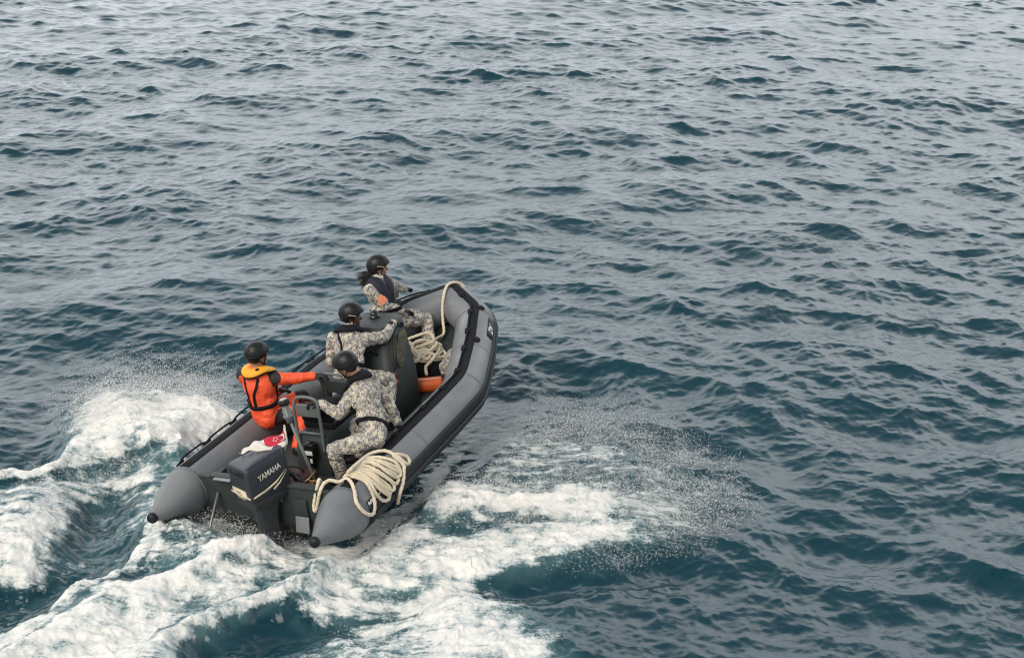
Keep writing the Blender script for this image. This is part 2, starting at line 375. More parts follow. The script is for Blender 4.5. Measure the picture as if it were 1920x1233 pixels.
def camo_mat(name, seed):
    m = bpy.data.materials.new(name); m.use_nodes = True
    t = m.node_tree; p = t.nodes['Principled BSDF']; p.inputs['Roughness'].default_value = 0.85; p.inputs['Specular IOR Level'].default_value = 0.2
    tc = N(t, 'ShaderNodeTexCoord')
    mp = N(t, 'ShaderNodeMapping'); mp.inputs['Location'].default_value = (seed, seed * 0.7, -seed); L(t, tc.outputs['Object'], mp.inputs[0])
    # small square-edged cells: the position is snapped to 8 mm before the patches are read
    sn = N(t, 'ShaderNodeVectorMath', operation='SNAP'); sn.inputs[1].default_value = (0.0065,) * 3; L(t, mp.outputs[0], sn.inputs[0])
    def patch(scale, th, seedv, prev, col):
        mq = N(t, 'ShaderNodeMapping'); mq.inputs['Location'].default_value = (seedv, 2 * seedv, -seedv); L(t, sn.outputs[0], mq.inputs[0])
        n = N(t, 'ShaderNodeTexNoise'); n.inputs['Scale'].default_value = scale; n.inputs['Detail'].default_value = 2.5; n.inputs['Roughness'].default_value = 0.6
        L(t, mq.outputs[0], n.inputs['Vector'])
        g = N(t, 'ShaderNodeMapRange'); g.inputs[1].default_value = th; g.inputs[2].default_value = th + 0.015; L(t, n.outputs[0], g.inputs[0])
        x = N(t, 'ShaderNodeMix', data_type='RGBA'); L(t, g.outputs[0], x.inputs[0])
        if isinstance(prev, tuple): x.inputs[6].default_value = (*prev, 1)
        else: L(t, prev, x.inputs[6])
        x.inputs[7].default_value = (*col, 1); return x.outputs[2]
    c = patch(20, 0.50, 1.0, (0.66, 0.59, 0.46), (0.36, 0.34, 0.28))
    c = patch(24, 0.545, 5.0, c, (0.28, 0.255, 0.29))
    c = patch(27, 0.565, 9.0, c, (0.60, 0.57, 0.50))
    c = patch(29, 0.58, 14.0, c, (0.16, 0.155, 0.17))
    L(t, c, p.inputs['Base Color'])
    n = N(t, 'ShaderNodeTexNoise'); n.inputs['Scale'].default_value = 26; n.inputs['Detail'].default_value = 4; n.inputs['Distortion'].default_value = 0.8
    L(t, tc.outputs['Object'], n.inputs['Vector'])
    b = N(t, 'ShaderNodeBump'); b.inputs['Strength'].default_value = 0.9; b.inputs['Distance'].default_value = 0.03
    L(t, n.outputs[0], b.inputs['Height']); L(t, b.outputs[0], p.inputs['Normal'])
    return m

def root(name, base, label, cat, group=None, rot=None):
    """an Empty standing at a point of the boat; parts are modelled in boat coordinates"""
    o = bpy.data.objects.new(name, None); COL.objects.link(o); o.empty_display_size = 0.1
    o.matrix_world = BM @ Matrix.Translation(base)
    o['base'] = tuple(base); tag(o, label, cat, group); return o
def link(name, me, m, parent, off=None, smooth=True):
    """one mesh object; me in boat coordinates, shifted so that it sits right under its parent"""
    o = bpy.data.objects.new(name, me); COL.objects.link(o)
    if m is not None:
        for q in (m if isinstance(m, (list, tuple)) else [m]): me.materials.append(q)
    if smooth: me.polygons.foreach_set('use_smooth', np.ones(len(me.polygons), bool)); me.update()
    if parent is not None:
        o.parent = parent
        b = parent
        while b.parent is not None: b = b.parent
        if parent is b and 'base' in b: me.transform(Matrix.Translation(-V(b['base'])))
        elif 'base' in b: me.transform(Matrix.Translation(-V(b['base'])))
    return o
def top_mesh(name, me, m, base, label, cat, group=None, smooth=True):
    o = link(name, me, m, None, smooth=smooth)
    me.transform(Matrix.Translation(-V(base))); o.matrix_world = BM @ Matrix.Translation(base)
    tag(o, label, cat, group); return o
def bm_mesh(bm, name='m'):
    me = bpy.data.meshes.new(name); bm.normal_update(); bm.to_mesh(me); bm.free(); return me
def arr_mesh(verts, faces, name='m'):
    me = bpy.data.meshes.new(name); me.from_pydata([tuple(v) for v in verts], [], faces); me.update(); return me
def spline(pts, n=12, closed=False):
    """Catmull-Rom through the points"""
    P = [V(p) for p in pts]; out = []
    m = len(P)
    for i in range(m if closed else m - 1):
        if closed: a, b, c, d = P[i - 1], P[i], P[(i + 1) % m], P[(i + 2) % m]
        else: a, b, c, d = P[max(i - 1, 0)], P[i], P[i + 1], P[min(i + 2, m - 1)]
        for k in range(n):
            t = k / n
            out.append(0.5 * ((2 * b) + (c - a) * t + (2 * a - 5 * b + 4 * c - d) * t * t + (3 * b - a - 3 * c + d) * t ** 3))
    if not closed: out.append(P[-1])
    return out
def frames(P, closed=False):
    T = []
    n = len(P)
    for i in range(n):
        a = P[(i - 1) % n] if (closed or i > 0) else P[0]; b = P[(i + 1) % n] if (closed or i < n - 1) else P[-1]
        T.append((b - a).normalized())
    up = V((0, 0, 1)) if abs(T[0].z) < 0.9 else V((1, 0, 0))
    nrm = (up - T[0] * up.dot(T[0])).normalized(); F = []
    for i in range(n):
        nrm = (nrm - T[i] * nrm.dot(T[i])).normalized(); F.append((T[i], nrm, T[i].cross(nrm)))
    return F
def tube(pts, r, seg=10, closed=False, twist=0.0, lobes=0, caps=True):
    """returns verts, faces of a tube; r a number or a list; lobes + twist make laid rope"""
    P = [V(p) for p in pts]; F = frames(P, closed); vs = []; fs = []; s = 0
    for i, p in enumerate(P):
        if i: s += (p - P[i - 1]).length
        ri = r[i] if isinstance(r, (list, tuple)) else r
        for k in range(seg):
            a = 2 * math.pi * k / seg
            q = ri * (1 + (0.34 * (abs(math.cos(lobes * 0.5 * (a - twist * s))) - 0.65) if lobes else 0))
            vs.append(p + (F[i][1] * math.cos(a) + F[i][2] * math.sin(a)) * q)
    n = len(P)
    for i in range(n if closed else n - 1):
        for k in range(seg):
            a, b = i * seg, ((i + 1) % n) * seg
            fs.append((a + k, a + (k + 1) % seg, b + (k + 1) % seg, b + k))
    if caps and not closed:
        vs.append(P[0]); vs.append(P[-1]); c0, c1 = len(vs) - 2, len(vs) - 1
        for k in range(seg):
            fs.append((c0, (k + 1) % seg, k)); fs.append((c1, (n - 1) * seg + k, (n - 1) * seg + (k + 1) % seg))
    return vs, fs
class Geo:
    """collects shapes for one mesh"""
    def __init__(s): s.v = []; s.f = []; s.mi = []
    def add(s, vf, mi=0):
        o = len(s.v); s.v += [V(q) for q in vf[0]]; s.f += [tuple(i + o for i in q) for q in vf[1]]; s.mi += [mi] * len(vf[1]); return s
    def tube(s, pts, r, seg=10, mi=0, **k): return s.add(tube(pts, r, seg, **k), mi)
    def box(s, c, size, rot=None, mi=0, bev=0.0):
        bm = bmesh.new(); bmesh.ops.create_cube(bm, size=1)
        bmesh.ops.scale(bm, vec=size, verts=bm.verts)
        if bev: bmesh.ops.bevel(bm, geom=bm.edges[:], offset=bev, segments=3, profile=0.6, affect='EDGES')
        M = Matrix.Translation(c) @ (rot.to_4x4() if rot else Matrix.Identity(4)); bm.transform(M)
        bm.verts.index_update(); s.add(([v.co.copy() for v in bm.verts], [[v.index for v in f.verts] for f in bm.faces]), mi); bm.free(); return s
    def loft(s, rings, mi=0, caps=True):
        n = len(rings[0]); vs = [p for r_ in rings for p in r_]; fs = []
        for i in range(len(rings) - 1):
            for k in range(n): fs.append((i * n + k, i * n + (k + 1) % n, (i + 1) * n + (k + 1) % n, (i + 1) * n + k))
        if caps: fs.append(tuple(range(n))[::-1]); fs.append(tuple((len(rings) - 1) * n + k for k in range(n)))
        return s.add((vs, fs), mi)
    def sphere(s, c, r, mi=0, sc=(1, 1, 1), rot=None, u=16, v=10):
        bm = bmesh.new(); bmesh.ops.create_uvsphere(bm, u_segments=u, v_segments=v, radius=r)
        bm.transform(Matrix.Translation(c) @ (rot.to_4x4() if rot else Matrix.Identity(4)) @ Matrix.Diagonal((*sc, 1)))
        bm.verts.index_update(); s.add(([q.co.copy() for q in bm.verts], [[q.index for q in f.verts] for f in bm.faces]), mi); bm.free(); return s
    def mesh(s, name='m', bev=0.0, bseg=2):
        me = arr_mesh(s.v, s.f, name); me.polygons.foreach_set('material_index', np.array(s.mi, dtype=np.int32))
        bm = bmesh.new(); bm.from_mesh(me); bmesh.ops.recalc_face_normals(bm, faces=bm.faces)
        if bev:
            ed = [e for e in bm.edges if e.is_manifold and e.calc_face_angle(0) > 0.5]
            bmesh.ops.bevel(bm, geom=ed, offset=bev, segments=bseg, profile=0.6, affect='EDGES', clamp_overlap=True)
        bm.to_mesh(me); bm.free(); return me
def flat_shade_sharp(o, ang=35):
    me = o.data
    try: me.set_sharp_from_angle(angle=R(ang))
    except Exception: pass
    return o
def rrect(w, d, rad, n=4, p=None):
    """points of a rounded rectangle"""
    out = []
    for sx, sy, a0 in ((1, 1, 0), (-1, 1, 90), (-1, -1, 180), (1, -1, 270)):
        for k in range(n + 1):
            a = R(a0 + 90 * k / n); out.append((sx * (w / 2 - rad) + rad * math.cos(a), sy * (d / 2 - rad) + rad * math.sin(a)))
    return out
def text_mesh(txt, size, depth=0.002, shear=0.0, bold=0.0, spacing=1.0):
    c = bpy.data.curves.new('text', 'FONT'); c.body = txt; c.size = size; c.extrude = depth; c.shear = shear; c.offset = bold
    c.align_x = 'CENTER'; c.align_y = 'CENTER'; c.space_character = spacing
    o = bpy.data.objects.new('text', c); COL.objects.link(o)
    dg = bpy.context.evaluated_depsgraph_get(); me = bpy.data.meshes.new_from_object(o.evaluated_get(dg))
    bpy.data.objects.remove(o); return me
def frame_m(o, ex, ey):
    ex = V(ex).normalized(); ey = V(ey); ez = ex.cross(ey).normalized(); ey = ez.cross(ex)
    return Matrix((( ex.x, ey.x, ez.x, o[0]), (ex.y, ey.y, ez.y, o[1]), (ex.z, ey.z, ez.z, o[2]), (0, 0, 0, 1)))

# blobs: overlapping rounded shapes fused into one smooth skin
def caps_vf(a, b, ra, rb, seg=16):
    a = V(a); b = V(b); d = b - a; l = d.length; 
    if l < 1e-6: d = V((0, 0, 1)); 
    t = d.normalized(); u = t.orthogonal().normalized(); w = t.cross(u); rings = []
    for k in range(1, 6): an = -math.pi / 2 + k * math.pi / 12; rings.append((a + t * ra * math.sin(an), ra * math.cos(an)))
    rings.append((a, ra)); rings.append((b, rb))
    for k in range(1, 6): an = k * math.pi / 12; rings.append((b + t * rb * math.sin(an), rb * math.cos(an)))
    vs = [a - t * ra]; 
    for c, r in rings: vs += [c + (u * math.cos(2 * math.pi * k / seg) + w * math.sin(2 * math.pi * k / seg)) * r for k in range(seg)]
    vs.append(b + t * rb); fs = [(0, 1 + (k + 1) % seg, 1 + k) for k in range(seg)]
    for i in range(len(rings) - 1):
        for k in range(seg): fs.append((1 + i * seg + k, 1 + i * seg + (k + 1) % seg, 1 + (i + 1) * seg + (k + 1) % seg, 1 + (i + 1) * seg + k))
    e = len(vs) - 1; o = 1 + (len(rings) - 1) * seg; fs += [(e, o + k, o + (k + 1) % seg) for k in range(seg)]
    return vs, fs
def blob(geo, voxel=0.007, smooth=5, wrinkle=0.0, wscale=14, seed=0, carve=None):
    me = arr_mesh(geo.v, geo.f); o = bpy.data.objects.new('blob', me); COL.objects.link(o)
    md = o.modifiers.new('r', 'REMESH'); md.mode = 'VOXEL'; md.voxel_size = voxel; md.use_smooth_shade = True
    if smooth: sm = o.modifiers.new('s', 'SMOOTH'); sm.factor = 0.5; sm.iterations = smooth
    dg = bpy.context.evaluated_depsgraph_get(); m2 = bpy.data.meshes.new_from_object(o.evaluated_get(dg))
    bpy.data.objects.remove(o); bpy.data.meshes.remove(me)
    if wrinkle:
        n = len(m2.vertices); co = np.empty(n * 3, np.float32); no = np.empty(n * 3, np.float32)
        m2.vertices.foreach_get('co', co); m2.vertices.foreach_get('normal', no); co = co.reshape(-1, 3); no = no.reshape(-1, 3)
        q = co * wscale; q = q + 0.6 * np.stack([vnoise(q * 0.5 + 9, seed + 1), vnoise(q * 0.5 + 31, seed + 2), vnoise(q * 0.5 + 57, seed + 3)], -1)
        w = 1 - 2 * np.abs(vnoise(q, seed)) + 0.5 * (1 - 2 * np.abs(vnoise(q * 2.1, seed + 7)))
        co = co + no * (w * wrinkle)[:, None]; m2.vertices.foreach_set('co', co.ravel().astype(np.float32)); m2.update()
    return m2
def bvh_of(me):
    return BVHTree.FromPolygons([v.co.copy() for v in me.vertices], [tuple(p.vertices) for p in me.polygons])
def strap(bvh, pts, width, thick=0.006, lift=0.003, closed=False, n=10, inward=None):
    """a flat band laid over a surface along the points"""
    P = spline(pts, n, closed); Q = []; Nn = []
    for p in P:
        if inward is not None:
            c = V(inward(p)); d = (c - p); st = c - d.normalized() * 0.6
            hit = bvh.ray_cast(st, d.normalized(), 0.62)
            if hit[0] is not None: Q.append(hit[0]); Nn.append(hit[1]); continue
        h = bvh.find_nearest(p); Q.append(h[0]); Nn.append(h[1])
    m = len(Q)
    for _ in range(3):
        Q2 = [(Q[i] + (Q[(i - 1) % m] + Q[(i + 1) % m]) * 0.5) * 0.5 if (closed or 0 < i < m - 1) else Q[i] for i in range(m)]
        Q = Q2; Nn = [(Nn[i] + Nn[(i - 1) % m] * 0.6 + Nn[(i + 1) % m] * 0.6).normalized() if (closed or 0 < i < m - 1) else Nn[i] for i in range(m)]
    vs = []; fs = []
    for i in range(m):
        a = Q[(i - 1) % m] if (closed or i > 0) else Q[0]; b = Q[(i + 1) % m] if (closed or i < m - 1) else Q[-1]
        t = (b - a).normalized(); nn = Nn[i]; s = t.cross(nn).normalized(); c = Q[i] + nn * lift
        vs += [c - s * width / 2, c + s * width / 2, c + s * width / 2 + nn * thick, c - s * width / 2 + nn * thick]
    for i in range(m if closed else m - 1):
        a, b = 4 * i, 4 * ((i + 1) % m)
        for k in range(4): fs.append((a + k, a + (k + 1) % 4, b + (k + 1) % 4, b + k))
    if not closed: fs += [(0, 1, 2, 3), (4 * m - 1, 4 * m - 2, 4 * m - 3, 4 * m - 4)]
    return vs, fs

# ------------------------------------------------------------------ materials
M_RUB = mat('grey hypalon', (0.165, 0.175, 0.185), 0.55, bump=0.0015, bscale=35, var=0.13, vscale=3.0)
def wear(m):
    t = m.node_tree; p = t.nodes['Principled BSDF']; src = p.inputs['Base Color'].links[0].from_socket
    tc = N(t, 'ShaderNodeTexCoord'); n = N(t, 'ShaderNodeTexNoise'); n.inputs['Scale'].default_value = 1.4; n.inputs['Detail'].default_value = 12; n.inputs['Roughness'].default_value = 0.75; n.inputs['Distortion'].default_value = 1.2
    L(t, tc.outputs['Object'], n.inputs['Vector']); r = N(t, 'ShaderNodeMapRange'); r.inputs[1].default_value = 0.50; r.inputs[2].default_value = 0.72; r.inputs[3].default_value = 0; r.inputs[4].default_value = 0.45
    L(t, n.outputs[0], r.inputs[0]); x = N(t, 'ShaderNodeMix', data_type='RGBA'); L(t, r.outputs[0], x.inputs[0]); L(t, src, x.inputs[6]); x.inputs[7].default_value = (0.27, 0.27, 0.265, 1); L(t, x.outputs[2], p.inputs['Base Color'])
    n2 = N(t, 'ShaderNodeTexNoise'); n2.inputs['Scale'].default_value = 3; n2.inputs['Detail'].default_value = 8; L(t, tc.outputs['Object'], n2.inputs['Vector']); r2 = N(t, 'ShaderNodeMapRange'); r2.inputs[1].default_value = 0.35; r2.inputs[2].default_value = 0.65; r2.inputs[3].default_value = 0.28; r2.inputs[4].default_value = 0.7
    L(t, n2.outputs[0], r2.inputs[0]); L(t, r2.outputs[0], p.inputs['Roughness'])
wear(M_RUB)
M_RUBD = mat('dark grey cone hypalon', (0.135, 0.145, 0.155), 0.5, bump=0.0012, bscale=35, var=0.12, vscale=4)
M_BLK = mat('black rubber', (0.010, 0.011, 0.013), 0.5, bump=0.001, bscale=120, var=0.2, spec=0.35)
M_WEB = mat('black webbing', (0.009, 0.009, 0.011), 0.8, var=0.2, vscale=25, spec=0.2)
M_GRN = mat('grey green painted composite', (0.036, 0.044, 0.042), 0.5, bump=0.0015, bscale=25, var=0.22, vscale=7, spec=0.3)
M_GRND = mat('dark grey green moulding', (0.014, 0.017, 0.017), 0.5, var=0.15)
M_OLV = mat('olive canvas', (0.085, 0.085, 0.055), 0.85, bump=0.004, bscale=30, var=0.2)
M_DECK = mat('dark deck', (0.045, 0.05, 0.05), 0.7, bump=0.003, bscale=90, var=0.25, vscale=4)
M_STEEL = mat('painted steel tube', (0.13, 0.145, 0.135), 0.38, var=0.15, vscale=12)
M_ALU = mat('weathered aluminium', (0.30, 0.31, 0.31), 0.45, 0.6, var=0.2)
M_WHT = mat('white lettering', (0.78, 0.76, 0.72), 0.5)
M_GLASS = mat('dark glossy plastic', (0.012, 0.013, 0.014), 0.12)
M_RED = mat('red webbing', (0.10, 0.012, 0.02), 0.7)
M_ORG = mat('orange float skin', (0.78, 0.14, 0.03), 0.5, bump=0.002, bscale=30, var=0.1)
M_CREAM = mat('cream plastic', (0.62, 0.55, 0.40), 0.5)

# ------------------------------------------------------------------ boat
W_, R_ = 0.914, 0.24
boat = root('inflatable_boat', (2.3, 0, 0.1), 'grey inflatable patrol boat speeding over the sea with four crew aboard', 'boat')

def half_path():
    """centre line of the starboard tube from stern tip to bow: (x, y, z, r)"""
    pts = [(0.0, -W_, 0.300, 0.038), (0.05, -W_, 0.300, 0.062), (0.25, -W_, 0.301, 0.150), (0.42, -W_, 0.303, 0.216), (0.50, -W_, 0.304, 0.238), (0.60, -W_, 0.305, R_),
           (1.5, -W_, 0.315, R_), (2.4, -W_, 0.335, R_), (2.98, -W_ + 0.005, 0.358, R_), (3.22, -0.862, 0.378, R_), (3.8, -0.680, 0.46, R_), (4.26, -0.515, 0.57, R_ - 0.004),
           (4.38, -0.470, 0.590, R_ - 0.006), (4.47, -0.40, 0.612, R_ - 0.008), (4.60, -0.235, 0.655, R_ - 0.012), (4.74, -0.050, 0.700, R_ - 0.015), (4.765, 0, 0.705, R_ - 0.015)]
    return pts
HP = half_path()
full = HP + [(x, -y, z, r) for x, y, z, r in HP[-2::-1]]
def dense(path, n=6):
    P = [V(p) for p in path]; out = []
    for i in range(len(P) - 1):
        a, b, c, d = P[max(i - 1, 0)], P[i], P[i + 1], P[min(i + 2, len(P) - 1)]
        for k in range(n):
            t = k / n
            cr_ = 0.5 * ((2 * b) + (c - a) * t + (2 * a - 5 * b + 4 * c - d) * t * t + (3 * b - a - 3 * c + d) * t ** 3)
            out.append(cr_ * 0.45 + (b.lerp(c, t)) * 0.55)
    out.append(P[-1]); return out
FULL = dense([tuple(p) for p in full])
def V4(p): return Vector(p)
def tframes(path):
    fr = []; n = len(path)
    for i, p in enumerate(path):
        a = path[max(i - 1, 0)]; b = path[min(i + 1, n - 1)]
        t = V((b[0] - a[0], b[1] - a[1], b[2] - a[2])).normalized()
        outw = V((t.y, -t.x, 0)).normalized()          # outboard side (path runs stern starboard -> bow -> stern port)
        up = outw.cross(t).normalized(); up = -up if up.z < 0 else up
        fr.append((V(p[:3]), p[3], outw, up, t))
    return fr
TF = tframes(FULL)
def tube_pt(fr, a, off=0.0):
    c, r, o, u, t = fr
    return c + (o * math.cos(a) + u * math.sin(a)) * (r + off)
def tube_skin(frs, a0, a1, n, off, thick=None):
    """patch of the tube's surface between two angles, lifted by off; a closed thin shell if thick"""
    vs = []; fs = []
    k = n + 1
    for fr in frs:
        for i in range(k): vs.append(tube_pt(fr, a0 + (a1 - a0) * i / n, off))
    m = len(frs)
    for j in range(m - 1):
        for i in range(n): fs.append((j * k + i, j * k + i + 1, (j + 1) * k + i + 1, (j + 1) * k + i))
    if thick is not None:
        o = len(vs)
        for fr in frs:
            for i in range(k): vs.append(tube_pt(fr, a0 + (a1 - a0) * i / n, off - thick))
        for j in range(m - 1):
            fs.append((j * k, (j + 1) * k, o + (j + 1) * k, o + j * k)); fs.append((j * k + n, o + j * k + n, o + (j + 1) * k + n, (j + 1) * k + n))
        for i in range(n):
            fs.append((i, o + i, o + i + 1, i + 1)); q = (m - 1) * k; fs.append((q + i, q + i + 1, o + q + i + 1, o + q + i))
    return vs, fs
# the air tube itself: one U-shaped skin, with the stern cones in a darker shade
SEG = 48
g = Geo(); vs = []; fs = []
for fr in TF:
    for k in range(SEG): vs.append(tube_pt(fr, 2 * math.pi * k / SEG))
mi = []
for j in range(len(TF) - 1):
    for k in range(SEG): fs.append((j * SEG + k, j * SEG + (k + 1) % SEG, (j + 1) * SEG + (k + 1) % SEG, (j + 1) * SEG + k))
g.add((vs, fs)); g.f.append(tuple(range(SEG))); g.f.append(tuple((len(TF) - 1) * SEG + k for k in range(SEG))[::-1]); g.mi += [0, 0]
tube_me = g.mesh()
TUBE = link('buoyancy_tube', tube_me, [M_RUB], boat)
TUBE_BVH = BVHTree.FromPolygons(g.v, g.f)
def idx_at(x, side):
    c = [i for i, f in enumerate(TF) if (f[0].y < 0) == (side < 0)]
    return min(c, key=lambda i: abs(TF[i][0].x - x))
# raised seams: cone seams, panel joints, bow joints
def seam(i, a0=0, a1=2 * math.pi, w=0.016, off=0.0025):
    c, r, o, u, t = TF[i]; vs = []; fs = []; n = 40
    for k in range(n + 1):
        a = a0 + (a1 - a0) * k / n; d = o * math.cos(a) + u * math.sin(a)
        for s_ in (-1, 1): vs.append(c + d * (r + off) + t * s_ * w)
        for s_ in (-1, 1): vs.append(c + d * (r - 0.004) + t * s_ * (w + 0.002))
    for k in range(n):
        a, b = 4 * k, 4 * k + 4
        fs += [(a, a + 1, b + 1, b), (a, b, b + 2, a + 2), (a + 1, a + 3, b + 3, b + 1)]
    return vs, fs
g = Geo()
for side in (-1, 1):
    for x, w in ((0.56, 0.022), (1.75, 0.014), (3.10, 0.018), (3.75, 0.012), (4.36, 0.018)):
        g.add(seam(idx_at(x, side), w=w))
g.add(seam(min(range(len(TF)), key=lambda i: abs(TF[i][0].y)), w=0.03))
link('seam_tape', g.mesh(), M_RUBD, boat)
# black rubber noses on the stern cones
for side in (-1, 1):
    fr = TF[0] if side < 0 else TF[-1]
    prof = [(0.030, 0.066), (0.022, 0.071), (0.0, 0.072), (-0.02, 0.066), (-0.036, 0.050), (-0.046, 0.028), (-0.050, 0.006)]
    n = 24; rings = []
    for x, rr in [(a_ * 0.85, b_ * 0.76) for a_, b_ in prof]: rings.append([V((x, fr[0].y + rr * math.cos(2 * math.pi * k / n), fr[0].z + rr * math.sin(2 * math.pi * k / n))) for k in range(n)])
    g = Geo(); g.loft(rings); link('cone_nose', g.mesh(), M_BLK, boat)
# black wear strip on top, starting on the stern, running round the bow
i0, i1 = idx_at(0.62, -1), idx_at(0.62, 1)
mid = TF[i0:i1 + 1]
g = Geo(); g.add(tube_skin(mid, R(74), R(101), 8, 0.006, 0.008)); 
# rounded ends of the strip and grab patches
link('wear_strip', g.mesh(), M_WEB, boat)
# black rubbing strake low on the outboard side
g = Geo(); g.add(tube_skin(mid, R(-62), R(17), 14, 0.012, 0.016))
g.add(tube_skin(mid, R(-26), R(-10), 6, 0.030, 0.034))
link('rubbing_strake', g.mesh(), M_BLK, boat)
# lifeline: webbing rope lifted off the tube between patches
def lifeline(side, ang, lift):
    g = Geo(); xs = [0.78, 1.24, 1.72, 2.22, 2.70, 3.15, 3.60, 3.96, 4.32, 4.62]
    ids = [idx_at(x, side) for x in xs]
    P = []
    for a, b in zip(ids[:-1], ids[1:]):
        fa, fb = TF[a], TF[b]
        for k in range(8):
            t = k / 8; j = a + (b - a) * t; j0 = int(math.floor(j)) if b > a else int(math.ceil(j)); q = abs(j - j0); j1 = j0 + (1 if b > a else -1)
            j1 = max(0, min(len(TF) - 1, j1))
            h = lift * max(0, math.sin(math.pi * t)) ** 0.4 * (0.8 + 0.3 * math.sin(a * 1.7))
            P.append(tube_pt(TF[j0], ang, 0.020 + h).lerp(tube_pt(TF[j1], ang, 0.020 + h), q))
    P.append(tube_pt(TF[ids[-1]], ang, 0.020))
    g.tube(spline(P, 2), 0.010, 8)
    for i in ids:      # fastening patches
        c, r, o, u, t = TF[i]; rot = Matrix((t, (u.cross(t)), u)).transposed()
        d = (o * math.cos(ang) + u * math.sin(ang)); s_ = t.cross(d); rot = Matrix((t, s_, d)).transposed()
        g.box(tube_pt(TF[i], ang, 0.012), (0.085, 0.060, 0.024), rot, bev=0.008)
    return g
link('lifeline', lifeline(1, R(48), 0.034).mesh(), M_WEB, boat)
link('lifeline', lifeline(-1, R(97), 0.0).mesh(), M_WEB, boat)
# bow lacing patches either side of the strip
g = Geo()
for (x, side, ang) in ((4.40, -1, 70), (4.40, 1, 62), (3.78, -1, 70)):
    i = idx_at(x, side); c, r, o, u, t = TF[i]; d = o * math.cos(R(ang)) + u * math.sin(R(ang)); s_ = t.cross(d)
    g.sphere(tube_pt(TF[i], R(ang), 0.006), 1, sc=(0.055, 0.045, 0.014), rot=Matrix((t, s_, d)).transposed())
link('grab_patch', g.mesh(), M_WEB, boat)
# hull bottom, floor, transom
def tube_in(x):      # half width to the tube's centre at x
    return abs(TF[idx_at(min(x, 4.7), -1)][0].y), TF[idx_at(min(x, 4.7), -1)][0].z
g = Geo(); rings = []
for x in np.linspace(0.56, 4.66, 26):
    w, z = tube_in(x); k = max(0.0, (x - 3.2) / 1.5); keel = -0.16 + 0.62 * k ** 1.6; w = max(w, 0.02)
    zc = z - 0.14
    rings.append([V((x, w, zc)), V((x, w * 0.62, keel + 0.62 * (zc - keel))), V((x, w * 0.3, keel + 0.28 * (zc - keel))), V((x, 0, keel)), V((x, -w * 0.3, keel + 0.28 * (zc - keel))), V((x, -w * 0.62, keel + 0.62 * (zc - keel))), V((x, -w, zc)), V((x, -w * .5, zc - 0.01)), V((x, w * .5, zc - 0.01))])
g.loft(rings); link('hull', g.mesh(), M_GRN, boat)
g = Geo(); rings = []
for x in np.linspace(0.60, 4.50, 24):
    w, z = tube_in(x); w = max(w - 0.12, 0.05); f = 0.19 + max(0, x - 3.3) * 0.13
    rings.append([V((x, w, f)), V((x, -w, f)), V((x, -w, f - 0.03)), V((x, w, f - 0.03))])
g.loft(rings); link('floor', g.mesh(), M_DECK, boat)
g = Geo(); g.box((0.585, 0, 0.29), (0.055, 1.50, 0.40), bev=0.012); g.box((0.585, 0, 0.50), (0.085, 1.20, 0.03), bev=0.008)
g.box((0.545, -0.42, 0.28), (0.03, 0.16, 0.20), bev=0.006)
for s in (-1, 1): g.box((0.70, s * 0.60, 0.36), (0.20, 0.05, 0.22), bev=0.01)
link('transom', g.mesh(), M_GRN, boat)
g = Geo(); g.box((0.553, 0, 0.42), (0.014, 0.44, 0.20), bev=0.003); link('motor_plate', g.mesh(), M_ALU, boat)
g = Geo(); g.box((0.545, 0.42, 0.50), (0.10, 0.20, 0.012), bev=0.002)
g.box((0.50, -0.44, 0.13), (0.006, 0.15, 0.16), Matrix.Rotation(R(12), 3, 'Y'), bev=0.002)
g.tube([(0.54, 0.52, 0.34), (0.34, 0.52, 0.10), (0.28, 0.50, 0.05)], 0.014, 8)
link('trim_bracket', g.mesh(), M_ALU, boat)

# console
g = Geo()
def quadring(x0, x1, y0, y1, z, r=0.05):
    cx, cy = (x0 + x1) / 2, (y0 + y1) / 2
    return [V((cx + a, cy + b, z)) for a, b in rrect(x1 - x0, y1 - y0, r, 4)]
g.loft([quadring(2.45, 3.10, -0.38, 0.38, 0.185), quadring(2.56, 3.17, -0.345, 0.38, 0.60, 0.07), quadring(2.78, 3.26, -0.25, 0.36, 0.98, 0.12), quadring(2.85, 3.32, -0.20, 0.34, 1.12, 0.14), quadring(2.87, 3.31, -0.185, 0.32, 1.150, 0.14)])
CONSOLE = link('console', g.mesh(bev=0.006), M_GRN, boat); flat_shade_sharp(CONSOLE)
g = Geo(); g.loft([[V((2.93 + a * 0.07, 0.04 + a * 0.055 * 0 + b * 0, 0)) for a, b in ()]] if 0 else [[V((3.17 + 0.052 * s_ * math.cos(2 * math.pi * k / 20), 0.12 + 0.052 * s_ * math.sin(2 * math.pi * k / 20), z)) for k in range(20)] for s_, z in ((1.25, 1.150), (1.25, 1.165), (1.05, 1.17), (1.0, 1.195), (0.8, 1.215), (0.4, 1.228))])
link('compass', g.mesh(), M_GLASS, CONSOLE)
g = Geo(); pts = [V((2.73, 0.05 + 0.17 * math.cos(a), 0.90 + 0.15 * math.sin(a))) + V((-0.10 * math.sin(a), 0, 0)) for a in np.linspace(0, 2 * math.pi, 25)[:-1]]
g.tube(pts, 0.014, 8, closed=True)
for k in range(3):
    a = k * 2.094 + 0.5; g.tube([V((2.76, 0.05, 0.90)), V((2.73 - 0.10 * math.sin(a), 0.05 + 0.165 * math.cos(a), 0.90 + 0.145 * math.sin(a)))], 0.009, 6)
g.tube([V((2.75, 0.05, 0.90)), V((2.86, 0.05, 0.86))], 0.025, 10)
link('steering_wheel', g.mesh(), M_BLK, CONSOLE)
g = Geo(); g.box((2.705, 0.0, 0.60), (0.03, 0.62, 0.55), Matrix.Rotation(R(14), 3, 'Y'), bev=0.01); link('instrument_panel', g.mesh(), M_GRND, CONSOLE)
